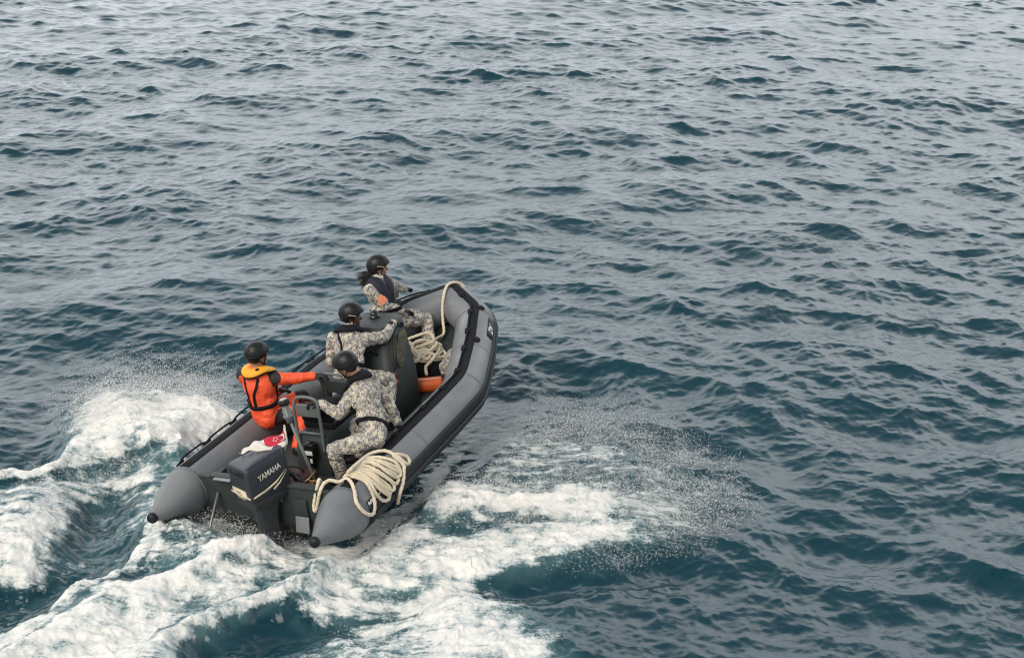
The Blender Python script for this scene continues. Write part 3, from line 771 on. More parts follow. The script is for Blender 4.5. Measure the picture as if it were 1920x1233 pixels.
# grab rail round the console's starboard upper corner, padded black, with an olive flap behind
g = Geo(); g.tube(spline([(2.68, -0.34, 0.76), (2.74, -0.34, 0.92), (2.84, -0.29, 1.04), (2.95, -0.26, 1.07), (3.02, -0.27, 1.00)], 8), 0.020, 10); link('grab_rail', g.mesh(), M_BLK, CONSOLE)
g = Geo(); g.loft([quadring(2.95, 3.12, -0.29, -0.23, 1.05, 0.02), quadring(2.90, 3.07, -0.31, -0.25, 0.95, 0.02), quadring(2.82, 2.95, -0.34, -0.28, 0.80, 0.02), quadring(2.82, 2.88, -0.34, -0.30, 0.73, 0.02)]); link('side_pouch', blob(g, 0.008, 3, 0.006, 16, 5), M_OLV, CONSOLE)
g = Geo(); g.tube(spline([(2.70, -0.35, 0.76), (2.66, -0.36, 0.71), (2.69, -0.36, 0.66), (2.65, -0.37, 0.62), (2.69, -0.37, 0.64)], 6), 0.012, 8); link('red_lanyard', g.mesh(), M_RED, CONSOLE)

# seat pod behind the helm, with a backrest and the tubular rail at its aft end
g = Geo(); g.loft([quadring(1.32, 2.62, -0.29, 0.13, 0.185, 0.03), quadring(1.36, 2.60, -0.27, 0.11, 0.52, 0.03), quadring(1.40, 2.58, -0.25, 0.09, 0.60, 0.03)])
POD = link('seat_pod', g.mesh(bev=0.004), M_GRN, boat); flat_shade_sharp(POD)
g = Geo(); g.box((2.03, -0.07, 0.645), (1.00, 0.36, 0.10), bev=0.035); link('seat_cushion', g.mesh(), M_BLK, POD)
g = Geo(); g.box((1.66, -0.08, 0.76), (0.36, 0.34, 0.14), bev=0.05); g.box((1.70, -0.08, 0.82), (0.22, 0.26, 0.06), bev=0.025)
link('seat_bolster', blob(g, 0.01, 4, 0.008, 9, 2), M_WEB, POD)
g = Geo(); g.box((2.05, 0.0, 0.84), (0.055, 0.34, 0.15), Matrix.Rotation(R(-8), 3, 'Y'), bev=0.015)
for s in (-0.13, 0.13): g.tube([(2.06, s, 0.66), (2.05, s, 0.80)], 0.014, 8)
BR = link('backrest', g.mesh(), M_GRN, POD)
g = Geo(); g.tube(spline([(2.06, 0.17, 0.84), (2.05, 0.17, 0.93), (2.05, 0.12, 0.965), (2.05, -0.12, 0.965), (2.05, -0.17, 0.93), (2.06, -0.17, 0.84)], 6), 0.013, 10); link('backrest_rail', g.mesh(), M_STEEL, POD)
g = Geo()
spl2 = lambda p, n: [q + V((0.01, -0.05, 0.03)) for q in spline(p, n)]
g.tube(spl2([(1.33, 0.10, 0.42), (1.35, 0.115, 0.60), (1.36, 0.12, 0.86), (1.38, 0.10, 0.95), (1.38, 0.04, 0.985), (1.38, -0.08, 0.985), (1.38, -0.15, 0.95), (1.36, -0.17, 0.86), (1.35, -0.175, 0.60), (1.33, -0.18, 0.42)], 8), 0.017, 12)
g.tube([(1.36, 0.065, 0.64), (1.36, -0.225, 0.64)], 0.013, 10)
g.box((1.382, -0.078, 0.875), (0.022, 0.25, 0.13), bev=0.006)
RAIL = link('tubular_rail', g.mesh(), M_STEEL, boat)
g = Geo(); g.box((1.30, -0.10, 0.49), (0.09, 0.11, 0.15), bev=0.02); g.box((1.30, -0.10, 0.36), (0.05, 0.05, 0.14), bev=0.015); DEV = link('battery_switch_box', g.mesh(), M_GLASS, POD)
g = Geo(); g.box((1.252, -0.10, 0.47), (0.006, 0.085, 0.045), bev=0.002); g.box((1.27, -0.105, 0.375), (0.008, 0.026, 0.045), bev=0.002); link('switch_label', g.mesh(), M_WHT, POD)
# navigation light pole
g = Geo(); g.tube([(0.76, -0.50, 0.40), (0.84, -0.245, 1.10)], 0.016, 10); g.box((0.76, -0.50, 0.40), (0.08, 0.08, 0.05), bev=0.01); POLE = link('light_pole', g.mesh(), M_STEEL, boat)
def lathe(prof, c, ax, n=20):
    t = V(ax).normalized(); u = t.orthogonal().normalized(); w = t.cross(u); c = V(c)
    return [[c + t * h + (u * math.cos(2 * math.pi * k / n) + w * math.sin(2 * math.pi * k / n)) * r for k in range(n)] for h, r in prof]
ax_ = V((0.08, 0.16, 0.70)); pt = V((0.84, -0.245, 1.10))
g = Geo(); g.loft(lathe([(-0.07, 0.030), (-0.03, 0.036), (-0.01, 0.052), (0.0, 0.052), (0.005, 0.040), (0.06, 0.043), (0.065, 0.036), (0.11, 0.040)], pt, ax_)); link('lamp_body', g.mesh(), M_STEEL, POLE)
g = Geo(); g.loft(lathe([(0.108, 0.052), (0.125, 0.056), (0.150, 0.056), (0.158, 0.048)], pt, ax_)); link('lamp_rim', g.mesh(), M_BLK, POLE)
g = Geo(); g.loft(lathe([(0.150, 0.038), (0.166, 0.037), (0.172, 0.026), (0.174, 0.010)], pt, ax_)); link('lamp_cap', g.mesh(), mat('pale lamp glass', (0.42, 0.42, 0.38), 0.3), POLE)
# tube labels
def on_tube_matrix(x, side, ang, off=0.009):
    i = idx_at(x, side); c, r, o, u, t = TF[i]; d = o * math.cos(R(ang)) + u * math.sin(R(ang)); return i, tube_pt(TF[i], R(ang), off), t, d
def patch(x0, x1, side, a0, a1, off=0.007):
    i0, i1 = sorted((idx_at(x0, side), idx_at(x1, side))); return tube_skin(TF[i0:i1 + 1], R(a0), R(a1), 6, off, 0.008)
def text_on_tube(txt, xc, side, ang, size, M, along=1, shear=0.0, bold=0.0):
    """letters bent round the tube, reading along it"""
    me = text_mesh(txt, size, 0.001, shear, bold); i, p, t, d = on_tube_matrix(xc, side, ang, 0)
    r = TF[i][1]; o, u, c = TF[i][2], TF[i][3], TF[i][0]
    for v in me.vertices:
        a = R(ang) + v.co.y / r * (1 if along > 0 else -1); q = o * math.cos(a) + u * math.sin(a)
        v.co = c + t * (v.co.x * along) + q * (r + 0.0105 + v.co.z)
    return me
g = Geo(); g.add(patch(0.585, 1.02, -1, 6, 27)); g.add(patch(3.98, 4.28, -1, 22, 42))
PATCH = link('label_patch', g.mesh(), M_BLK, TUBE)
link('label_lettering', text_on_tube('MILPRO', 0.74, -1, 17, 0.078, None, 1, 0.2, 0.002), M_WHT, TUBE)
link('label_lettering', text_on_tube('AZ', 4.13, -1, 32, 0.10, None, -1, 0.2, 0.003), M_WHT, TUBE)

# ------------------------------------------------------------------ outboard motor, steered over to starboard
M_COWL = mat('dark blue grey cowl paint', (0.026, 0.030, 0.038), 0.36, bump=0.0006, bscale=40, var=0.15, vscale=8)
M_LEG = mat('dark blue grey leg paint', (0.034, 0.038, 0.044), 0.4, var=0.2, vscale=14)
ENG = root('outboard_motor', (0.45, -0.08, 0.40), 'dark blue grey outboard motor with cream badge bolted on the stern', 'outboard motor')
EM = Matrix.Translation((0.45, -0.10, -0.015)) @ Matrix.Rotation(R(-26), 4, 'Z') @ Matrix.Translation((0, 0, 0.4)) @ Matrix.Rotation(R(-5), 4, 'X') @ Matrix.Translation((0, 0, -0.4))
def elink(name, me, m, par): me.transform(EM); return link(name, me, m, par)
def esec(x0, x1, w, z, rb=0.03, rf=0.07, tilt=0.0, wf=0.8):
    """plan section: square shoulders aft, rounder and narrower forward"""
    pts = []
    for sx, sy, a0, rad, ww in ((1, 1, 0, rf, w * wf), (-1, 1, 90, rb, w), (-1, -1, 180, rb, w), (1, -1, 270, rf, w * wf)):
        xx = x1 if sx > 0 else x0
        for k in range(7):
            a = R(a0 + 90 * k / 6); px = (xx - sx * rad) + rad * math.cos(a); py = sy * (ww / 2 - rad) + rad * math.sin(a)
            pts.append(V((px, py, z + tilt * (px + 0.22))))
    return pts
g = Geo()
g.loft([esec(-0.19, 0.20, 0.29, 0.395, 0.03), esec(-0.205, 0.24, 0.345, 0.42), esec(-0.215, 0.26, 0.37, 0.475), esec(-0.215, 0.26, 0.37, 0.488)])
PAN = elink('lower_pan', g.mesh(), M_LEG, ENG); flat_shade_sharp(PAN, 40)
g = Geo()
g.loft([esec(-0.222, 0.27, 0.376, 0.492), esec(-0.226, 0.255, 0.386, 0.502), esec(-0.224, 0.258, 0.384, 0.62, tilt=0.02), esec(-0.220, 0.258, 0.374, 0.76, tilt=0.08),
        esec(-0.216, 0.256, 0.366, 0.805, tilt=0.11), esec(-0.206, 0.25, 0.350, 0.820, 0.03, tilt=0.12), esec(-0.18, 0.235, 0.31, 0.829, 0.04, tilt=0.125), esec(-0.08, 0.15, 0.14, 0.834, 0.04, 0.04, tilt=0.125)])
COWL = elink('cowl', g.mesh(), M_COWL, ENG); flat_shade_sharp(COWL, 50)
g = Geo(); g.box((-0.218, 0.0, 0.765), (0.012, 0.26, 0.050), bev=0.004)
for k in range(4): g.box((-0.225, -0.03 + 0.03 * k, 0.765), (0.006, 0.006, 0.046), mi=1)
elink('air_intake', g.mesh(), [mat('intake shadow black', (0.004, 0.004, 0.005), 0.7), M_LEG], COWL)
g = Geo()
def splate(pts, y0, y1, ax=1):
    """thin raised plate from an outline in (a, z)"""
    n = len(pts)
    if ax == 1: a = [V((p[0], y0, p[1])) for p in pts]; b = [V((p[0], y1, p[1])) for p in pts]
    else: a = [V((y0, p[0], p[1])) for p in pts]; b = [V((y1, p[0], p[1])) for p in pts]
    return a + b, [tuple(range(n)), tuple(range(2 * n - 1, n - 1, -1))] + [(i, (i + 1) % n, n + (i + 1) % n, n + i) for i in range(n)]
# rear badge: frame with wings to both sides; y runs to port
g.add(splate([(0.185, 0.556), (0.135, 0.553), (0.135, 0.605), (-0.115, 0.605), (-0.13, 0.553), (-0.190, 0.550), (-0.190, 0.538), (-0.09, 0.534), (-0.085, 0.512), (0.06, 0.512), (0.07, 0.534), (0.165, 0.540)], -0.234, -0.222, 0))
g.add(splate([(-0.195, 0.548), (-0.06, 0.575), (0.08, 0.625), (0.19, 0.70), (0.06, 0.598), (-0.06, 0.555), (-0.195, 0.535)], -0.197, -0.188))
g.add(splate([(0.02, 0.555), (0.10, 0.60), (0.20, 0.685), (0.10, 0.585), (0.03, 0.543)], -0.1955, -0.187))
elink('trim_stripe', g.mesh(), M_CREAM, COWL)
t = text_mesh('90', 0.062, 0.001, 0, -0.001, 1.1); t.transform(Matrix.Diagonal((1.5, 1, 1, 1))); t.transform(frame_m((-0.236, 0.012, 0.567), (0, -1, 0), (0, 0, 1))); elink('power_number', t, mat('badge bronze', (0.30, 0.25, 0.16), 0.4), COWL)
t = text_mesh('YAMAHA', 0.078, 0.0012, 0.12, 0.0015, 1.0); t.transform(Matrix.Diagonal((0.80, 1, 1, 1))); t.transform(frame_m((0.015, -0.1915, 0.725), (1, 0.035, 0.20), (0, 0, 1))); elink('maker_lettering', t, mat('pale lettering', (0.60, 0.57, 0.50), 0.5), COWL)
g = Geo()
def lsec(x0, x1, w, z, r=0.03): return esec(x0, x1, w, z, min(r, w * .45), min(r, w * .45), 0, 1.0)
g.loft([lsec(-0.15, 0.13, 0.20, 0.40), lsec(-0.13, 0.10, 0.17, 0.34), lsec(-0.12, 0.08, 0.13, 0.22), lsec(-0.11, 0.07, 0.105, 0.05), lsec(-0.10, 0.06, 0.09, -0.10), lsec(-0.11, 0.07, 0.08, -0.36)])
LEG = elink('midsection', g.mesh(), M_LEG, ENG)
g = Geo(); g.box((-0.06, 0, -0.33), (0.36, 0.20, 0.012), bev=0.005); g.loft([lsec(-0.08, 0.06, 0.06, -0.34, 0.02), lsec(-0.08, 0.06, 0.05, -0.52, 0.02)])
g.loft(lathe([(-0.16, 0.045), (-0.12, 0.055), (0.05, 0.055), (0.12, 0.035), (0.15, 0.008)], (0, 0, -0.52), (1, 0, 0), 16))
g.loft([lsec(-0.03, 0.05, 0.02, -0.56, 0.008), lsec(-0.04, 0.02, 0.012, -0.66, 0.005)])
elink('gearcase', g.mesh(), M_LEG, ENG)
g = Geo(); g.loft(lathe([(-0.08, 0.03), (-0.06, 0.042), (0.0, 0.046)], (-0.165, 0, -0.52), (1, 0, 0), 14))
for k in range(3):
    rt = Matrix.Rotation(k * 2.094, 3, 'X'); bl = []
    for j in range(7):
        rr = 0.04 + 0.12 * j / 6; ww = 0.05 * math.sin(math.pi * (0.25 + 0.7 * j / 6)); an = R(35)
        bl.append([rt @ V((-0.20 + s_ * ww * math.sin(an) + th, s_ * ww * math.cos(an), rr)) for s_, th in ((-1, 0), (0, 0.004), (1, 0), (0, -0.004))])
    g.loft(bl)
for v_ in g.v[14 * 3:]: v_.z -= 0.52
elink('propeller', g.mesh(), M_ALU, ENG)
g = Geo()
for s in (-0.11, 0.11): g.box((0.52, -0.05 + s, 0.38), (0.13, 0.03, 0.30), bev=0.01)
g.tube([(0.47, -0.20, 0.47), (0.47, 0.10, 0.47)], 0.028, 12); g.box((0.49, -0.05, 0.30), (0.10, 0.16, 0.34), bev=0.02)
link('clamp_bracket', g.mesh(), M_LEG, ENG)
g = Geo(); g.tube(spline([(0.62, -0.14, 0.50), (0.70, -0.20, 0.56), (0.68, -0.36, 0.52), (0.74, -0.46, 0.40), (0.86, -0.40, 0.24)], 8), 0.018, 8)
g.tube(spline([(0.60, -0.08, 0.54), (0.74, -0.10, 0.58), (0.86, -0.16, 0.44), (0.98, -0.18, 0.26), (1.2, -0.12, 0.215)], 8), 0.022, 8)
g.tube(spline([(0.62, 0.02, 0.50), (0.78, 0.06, 0.50), (0.94, 0.02, 0.30), (1.2, 0.0, 0.215)], 8), 0.015, 8)
link('control_cable', g.mesh(), M_BLK, ENG)
# red fuel tank lying in the well just ahead of the transom
g = Geo(); g.box((0.98, -0.05, 0.285), (0.34, 0.42, 0.19), bev=0.05); me = g.mesh()
TANK = root('fuel_tank', (0.98, -0.05, 0.19), 'dark red portable fuel tank on the floor behind the seat pod', 'fuel tank')
link('tank_body', me, mat('dull red tank', (0.07, 0.016, 0.014), 0.45, var=0.3), TANK)
g = Geo(); g.loft(lathe([(0, 0.035), (0.025, 0.035), (0.03, 0.028)], (0.92, -0.15, 0.378), (0, 0, 1), 14)); g.tube(spline([(1.04, -0.16, 0.375), (1.04, -0.12, 0.42), (1.04, 0.02, 0.42), (1.04, 0.06, 0.375)], 5), 0.011, 8); link('tank_cap', g.mesh(), M_BLK, TANK)

COIL = [[0.671, -0.805, 0.545], [0.711, -0.879, 0.567], [0.669, -0.961, 0.565], [0.572, -1.047, 0.532], [0.484, -1.111, 0.477], [0.482, -1.164, 0.373], [0.566, -1.17, 0.293], [0.658, -1.171, 0.304], [0.705, -1.159, 0.39], [0.737, -1.109, 0.479], [0.755, -1.034, 0.539], [0.756, -0.911, 0.569], [0.749, -0.818, 0.551], [0.773, -0.933, 0.585], [0.757, -1.076, 0.521], [0.745, -1.153, 0.424], [0.804, -1.178, 0.321], [0.899, -1.176, 0.28], [0.913, -1.177, 0.336], [0.868, -1.144, 0.442], [0.839, -1.06, 0.532], [0.811, -0.939, 0.583], [0.73, -0.859, 0.582], [0.84, -0.953, 0.592], [0.852, -1.091, 0.518], [0.887, -1.168, 0.406], [0.973, -1.184, 0.333], [1.021, -1.18, 0.364], [0.974, -1.145, 0.454], [0.93, -1.067, 0.536], [0.875, -0.933, 0.594], [0.735, -0.871, 0.604], [0.927, -0.933, 0.601], [0.972, -1.062, 0.547], [0.993, -1.152, 0.456], [1.055, -1.186, 0.37], [1.128, -1.183, 0.383], [1.091, -1.141, 0.472], [1.033, -1.041, 0.559], [0.971, -0.919, 0.6], [0.741, -0.883, 0.624], [1.044, -0.924, 0.597], [1.084, -1.059, 0.557], [1.11, -1.148, 0.474], [1.182, -1.177, 0.422], [1.224, -1.16, 0.457], [1.194, -1.099, 0.529], [1.128, -0.981, 0.589], [0.986, -0.901, 0.613], [0.75, -0.904, 0.645], [0.892, -0.913, 0.64], [1.138, -0.901, 0.604], [1.249, -0.996, 0.592], [1.279, -1.106, 0.532], [1.297, -1.172, 0.449], [1.364, -1.18, 0.433], [1.381, -1.149, 0.485], [1.315, -1.088, 0.546], [1.244, -1.086, 0.548], [1.255, -1.166, 0.459], [1.217, -1.19, 0.406], [1.146, -1.205, 0.329], [1.07, -1.2, 0.254], [1.128, -1.119, 0.104]]
M_ROPE = mat('cream laid rope', (0.72, 0.62, 0.46), 0.85, bump=0.003, bscale=200, var=0.22, vscale=7)
RR_ = 0.0170
def rope_mesh(pts, r=RR_, n=10):
    P = spline(pts, n); Q = [P[0]]
    for p in P[1:]:
        if (p - Q[-1]).length > 0.009: Q.append(p)
    g = Geo(); g.tube(Q, r, 12, twist=2 * math.pi / 0.16, lobes=3); return g
CO = []; LI = [13, 23, 32, 41, 50]; LO = [COIL[a:b] for a, b in zip([0] + LI, LI + [len(COIL)])]
for k, lo in enumerate(LO):      # a second turn between each pair of laid loops
    CO += lo
    if k in (1, 3):
        a, b = spline(lo, 4), spline(LO[k + 1], 4); CO += [tuple(a[min(int(q * len(a) / 9), len(a) - 1)].lerp(b[min(int(q * len(b) / 9), len(b) - 1)], 0.5) + V((0, 0, 0.006))) for q in range(9)]
rj = np.random.RandomState(2); CO = [tuple(V(q) + V((rj.uniform(-.016, .016), rj.uniform(-.010, .010), rj.uniform(-.002, .006)))) for q in CO]
g = rope_mesh([(0.66, -0.62, 0.50), (0.63, -0.63, 0.57), (0.60, -0.63, 0.55), (0.57, -0.60, 0.44), (0.55, -0.57, 0.32), (0.535, -0.59, 0.28), (0.53, -0.63, 0.36), (0.54, -0.67, 0.48), (0.585, -0.70, 0.555), (0.64, -0.74, 0.57)] + CO)
top_mesh('mooring_rope', g.mesh(), M_ROPE, (0.95, -0.92, 0.56), 'long cream rope flaked in loops over the starboard stern tube', 'rope')
g = Geo(); g.tube(spline([(0.72, -0.44, 0.44), (0.69, -0.47, 0.50), (0.66, -0.50, 0.52), (0.66, -0.56, 0.53), (0.62, -0.60, 0.54)], 5), 0.010, 8)
g.box((0.67, -0.49, 0.475), (0.06, 0.05, 0.03), bev=0.008); g.tube([(0.66, -0.38, 0.47), (0.70, -0.46, 0.52), (0.78, -0.48, 0.56)], 0.008, 8)
link('brass_cleat', g.mesh(), mat('old brass', (0.35, 0.22, 0.09), 0.4, 0.8, var=0.4, vscale=40), boat)
# bow line: from its end outside the bow, over the tube, down to the heap on the foredeck
rg = np.random.RandomState(4)
C0 = V((3.78, -0.08, 0.43)); pile = []
ph = 0.3
for k in range(64):
    ph += rg.uniform(0.7, 1.25); rad = rg.uniform(0.45, 1.0); 
    h = 0.12 * (1 - rad ** 2) + 0.05 * rg.rand() + 0.10 * k / 64
    pile.append(C0 + V((0.25 * rad * math.cos(ph), 0.25 * rad * math.sin(ph), h - 0.06)))
pile += [V((3.74, 0.05, 0.60)), V((3.86, 0.22, 0.56)), V((3.95, 0.10, 0.60)), V((4.02, -0.04, 0.62)), V((3.88, -0.16, 0.58)), V((3.70, -0.02, 0.56)), V((3.52, 0.02, 0.50)), V((3.46, -0.06, 0.49)), V((3.50, -0.14, 0.50)), V((3.62, -0.14, 0.54)), V((3.66, -0.28, 0.52)), V((3.56, -0.30, 0.50)), V((3.46, -0.27, 0.46)), V((3.38, -0.31, 0.43)), V((3.33, -0.34, 0.42))]
line = [V(q) for q in [(4.90, -0.10, 0.86), (4.88, -0.07, 0.90), (4.84, -0.04, 0.935), (4.78, -0.01, 0.955), (4.68, 0.01, 0.955), (4.56, 0.0, 0.89), (4.50, 0.01, 0.75), (4.45, 0.0, 0.60), (4.34, -0.05, 0.48), (4.14, -0.06, 0.50), (3.98, -0.10, 0.52)]]
g = rope_mesh(line + pile, 0.0175, 9)
top_mesh('bow_rope', g.mesh(), M_ROPE, (3.8, -0.08, 0.40), 'cream rope led over the bow and heaped loosely on the foredeck', 'rope')
# bag under the heap, camouflage bundle, orange float
g = Geo(); g.add(caps_vf((3.50, -0.02, 0.30), (3.66, -0.26, 0.30), 0.13, 0.13)); g.add(caps_vf((3.86, 0.12, 0.28), (3.80, -0.22, 0.28), 0.11, 0.12))
top_mesh('kit_bag', blob(g, 0.012, 6, 0.014, 9, 3), M_WEB, (3.68, -0.1, 0.20), 'black kit bag lying under the heap of rope on the foredeck', 'bag')
g = Geo(); g.add(caps_vf((3.66, -0.42, 0.36), (3.90, -0.38, 0.42), 0.09, 0.07)); g.add(caps_vf((3.95, -0.36, 0.38), (3.80, -0.38, 0.30), 0.08, 0.10))
top_mesh('camouflage_bag', blob(g, 0.01, 4, 0.012, 12, 8), camo_mat('camouflage canvas', 7.0), (3.8, -0.40, 0.22), 'small camouflage bundle wedged between rope heap and starboard tube', 'bag')
g = Geo(); A, B_ = V((3.24, -0.14, 0.30)), V((3.40, -0.50, 0.30)); ax = (B_ - A)
g.loft(lathe([(0.0, 0.03), (0.01, 0.07), (0.03, 0.085), (ax.length - 0.03, 0.085), (ax.length - 0.01, 0.07), (ax.length, 0.03)], A, ax, 24)); FL = root('rescue_float', (3.32, -0.32, 0.21), 'orange cylindrical rescue float lying beside the console', 'float')
link('float_body', g.mesh(), M_ORG, FL)
g = Geo(); g.tube([A + V((0, 0, 0.03)) + V((-0.035, 0, 0.052)), B_ + V((-0.035, 0, 0.082))], 0.006, 6); g.tube(spline([(3.96, -0.42, 0.50), (4.0, -0.40, 0.56), (4.06, -0.42, 0.58)], 4), 0.02, 8)
link('float_line', g.mesh(), M_WHT, FL)
# ensign on its staff over the motor
FLAG = root('ensign', (0.80, -0.21, 0.84), 'red and white ensign with white crescent draped over the outboard motor', 'flag')
g = Geo(); g.tube([(0.70, -0.235, 0.80), (0.78, -0.225, 0.84), (0.855, -0.17, 0.985)], 0.009, 8); link('staff', g.mesh(), M_CREAM, FLAG)
tp = [(0.85, -0.17, 0.965), (0.78, -0.17, 0.935), (0.655, -0.08, 0.930), (0.61, 0.0, 0.915), (0.565, 0.07, 0.88), (0.50, 0.10, 0.860)]
bt = [(0.77, -0.24, 0.850), (0.69, -0.255, 0.850), (0.56, -0.18, 0.858), (0.53, -0.03, 0.862), (0.48, 0.06, 0.856), (0.45, 0.10, 0.850)]
T_, B2 = spline(tp, 10), spline(bt, 10); nu = len(T_); nv = 16; vs = []; fs = []; mi_ = []
for i in range(nu):
    u = i / (nu - 1)
    for j in range(nv + 1):
        v = j / nv; p = T_[i].lerp(B2[i], v); fall = math.sin(v * math.pi) * 0.030
        p = p + V((-0.3, -0.5, 0.8)) * (fall * math.sin(u * 9 + 1.0 + v * 3) * 0.6) + V((0, 0, 0.010 * math.sin(u * 22 + v * 5))); vs.append(p)
for i in range(nu - 1):
    for j in range(nv):
        fs.append((i * (nv + 1) + j, i * (nv + 1) + j + 1, (i + 1) * (nv + 1) + j + 1, (i + 1) * (nv + 1) + j)); u = i / (nu - 1); v = j / nv
        mi_.append(1 if (0.10 <= u <= 0.42 and v < 0.62) else 0)
me = arr_mesh(vs, fs); me.polygons.foreach_set('material_index', np.array(mi_, dtype=np.int32))
bm = bmesh.new(); bm.from_mesh(me); bmesh.ops.recalc_face_normals(bm, faces=bm.faces); bmesh.ops.solidify(bm, geom=bm.faces[:], thickness=0.003); bm.to_mesh(me); bm.free()
M_FW = mat('white bunting', (0.70, 0.66, 0.60), 0.8, var=0.08, vscale=12); M_FR = mat('red bunting', (0.56, 0.025, 0.055), 0.8, var=0.1, vscale=15)
link('cloth', me, [M_FW, M_FR], FLAG)
fb = BVHTree.FromPolygons(vs, fs)
def onflag(u, v):
    x = u * (nu - 1); i = min(int(x), nu - 2); y = v * nv; j = min(int(y), nv - 1); fx = x - i; fy = y - j; k = nv + 1
    p = (vs[i * k + j] * (1 - fx) + vs[(i + 1) * k + j] * fx) * (1 - fy) + (vs[i * k + j + 1] * (1 - fx) + vs[(i + 1) * k + j + 1] * fx) * fy
    n_ = (vs[(i + 1) * k + j] - vs[i * k + j]).cross(vs[i * k + j + 1] - vs[i * k + j]).normalized(); n_ = -n_ if n_.z < 0 else n_
    return p + n_ * 0.0045
g = Geo(); cu, cv, ru, rv = 0.205, 0.30, 0.072, 0.24; oc = []; n = 20
for k in range(n): a = R(62 + 236 * k / (n - 1)); oc.append((cu - ru * math.cos(a + math.pi), cv + rv * math.sin(a)))
ic = [(cu + 0.35 * ru + (x_ - cu) * 0.86 * (1), cv + (y_ - cv) * 0.80) for x_, y_ in oc]
pts = [onflag(*p) for p in oc]; pin = [onflag(*p) for p in ic]
g.add((pts + pin, [(i, i + 1, n + i + 1, n + i) for i in range(n - 1)])); CL = link('crescent', g.mesh(), M_WHT, FLAG)
for k in range(5):
    a = R(90 + 72 * k); cu2, cv2 = cu + 0.085 + 0.026 * math.cos(a), cv + 0.11 * math.sin(a)
    st = [onflag(cu2 + (0.014 if q % 2 == 0 else 0.006) * math.cos(a + q * math.pi / 5), cv2 + (0.055 if q % 2 == 0 else 0.022) * math.sin(a + q * math.pi / 5)) for q in range(10)]
    link('star', Geo().add((st, [tuple(range(10))])).mesh(), M_WHT, FLAG)

# ------------------------------------------------------------------ crew
M_SKIN = [mat('skin warm', (0.42, 0.22, 0.14), 0.55, var=0.08, vscale=20), mat('skin brown', (0.17, 0.075, 0.045), 0.5, var=0.1, vscale=20), mat('skin fair', (0.50, 0.27, 0.18), 0.55, var=0.08, vscale=20)]
M_HAIR = mat('black hair', (0.008, 0.007, 0.007), 0.45, bump=0.003, bscale=90)
M_HELM = mat('matt black helmet shell', (0.010, 0.0105, 0.011), 0.42, bump=0.0008, bscale=60, var=0.2, spec=0.35)
M_VENT = mat('helmet vent shadow', (0.002, 0.002, 0.002), 0.9)
M_GLOVE = mat('black glove', (0.012, 0.012, 0.014), 0.7, bump=0.002, bscale=90)
M_BOOT = mat('black boot', (0.014, 0.013, 0.013), 0.5)
M_VEST = mat('black lifejacket cover', (0.011, 0.010, 0.014), 0.8, bump=0.003, bscale=40, var=0.15, spec=0.2)
M_SUIT = mat('orange drysuit', (0.90, 0.10, 0.030), 0.6, bump=0.004, bscale=22, var=0.06)
M_SUITB = mat('black drysuit panel', (0.018, 0.016, 0.017), 0.7, bump=0.002, bscale=80)
M_YEL = mat('yellow lifejacket', (0.92, 0.40, 0.015), 0.55, bump=0.003, bscale=18, var=0.05)
M_EYE = mat('dark eyes', (0.01, 0.008, 0.008), 0.2)
M_GOLD = mat('pale reflective strip', (0.62, 0.54, 0.38), 0.3, 0.4)

def ik(a, b, l1, l2, pole):
    a = V(a); b = V(b); d = b - a; L_ = min(d.length, (l1 + l2) * 0.998); t = d.normalized()
    x = (l1 * l1 - l2 * l2 + L_ * L_) / (2 * L_); h = math.sqrt(max(l1 * l1 - x * x, 0))
    p = V(pole); p = (p - t * p.dot(t)).normalized(); return a + t * x + p * h
def basis(f, pitch=0.0, roll=0.0):
    """forward, right, up for a facing direction"""
    f = V((f[0], f[1], 0)).normalized(); r = f.cross(V((0, 0, 1))).normalized(); u = V((0, 0, 1))
    q = Quaternion(r, R(pitch)); f, u = q @ f, q @ u; q = Quaternion(f, R(roll)); return f, q @ r, q @ u
def ell(g, c, rad, ax=None, mi=0):
    rot = Matrix((ax[1], ax[0], ax[2])).transposed() if ax else None      # columns: right, forward, up
    g.sphere(c, 1, sc=rad, rot=rot, mi=mi, u=24, v=16)

def head_shapes(g, c, B):
    f, r, u = B
    ell(g, c, (0.074, 0.094, 0.092), B); ell(g, c + f * 0.025 - u * 0.062, (0.056, 0.066, 0.062), B)
    g.add(caps_vf(c + f * 0.070 - u * 0.108, c + f * 0.050 - u * 0.100, 0.022, 0.030))                      # chin
    g.add(caps_vf(c + f * 0.092 - u * 0.012, c + f * 0.108 - u * 0.048, 0.008, 0.013))                      # nose
    g.add(caps_vf(c + f * 0.088 + r * 0.026 - u * 0.076, c + f * 0.088 - r * 0.026 - u * 0.076, 0.008, 0.008))  # mouth
    g.add(caps_vf(c + f * 0.085 + r * 0.035 + u * 0.010, c + f * 0.085 - r * 0.035 + u * 0.010, 0.012, 0.012))  # brow
    for s in (-1, 1):
        ell(g, c + f * 0.062 + r * s * 0.038 - u * 0.045, (0.020, 0.020, 0.022), B)                         # cheek
        ell(g, c + r * s * 0.076 - f * 0.004 - u * 0.030, (0.010, 0.020, 0.031), B)                         # ear
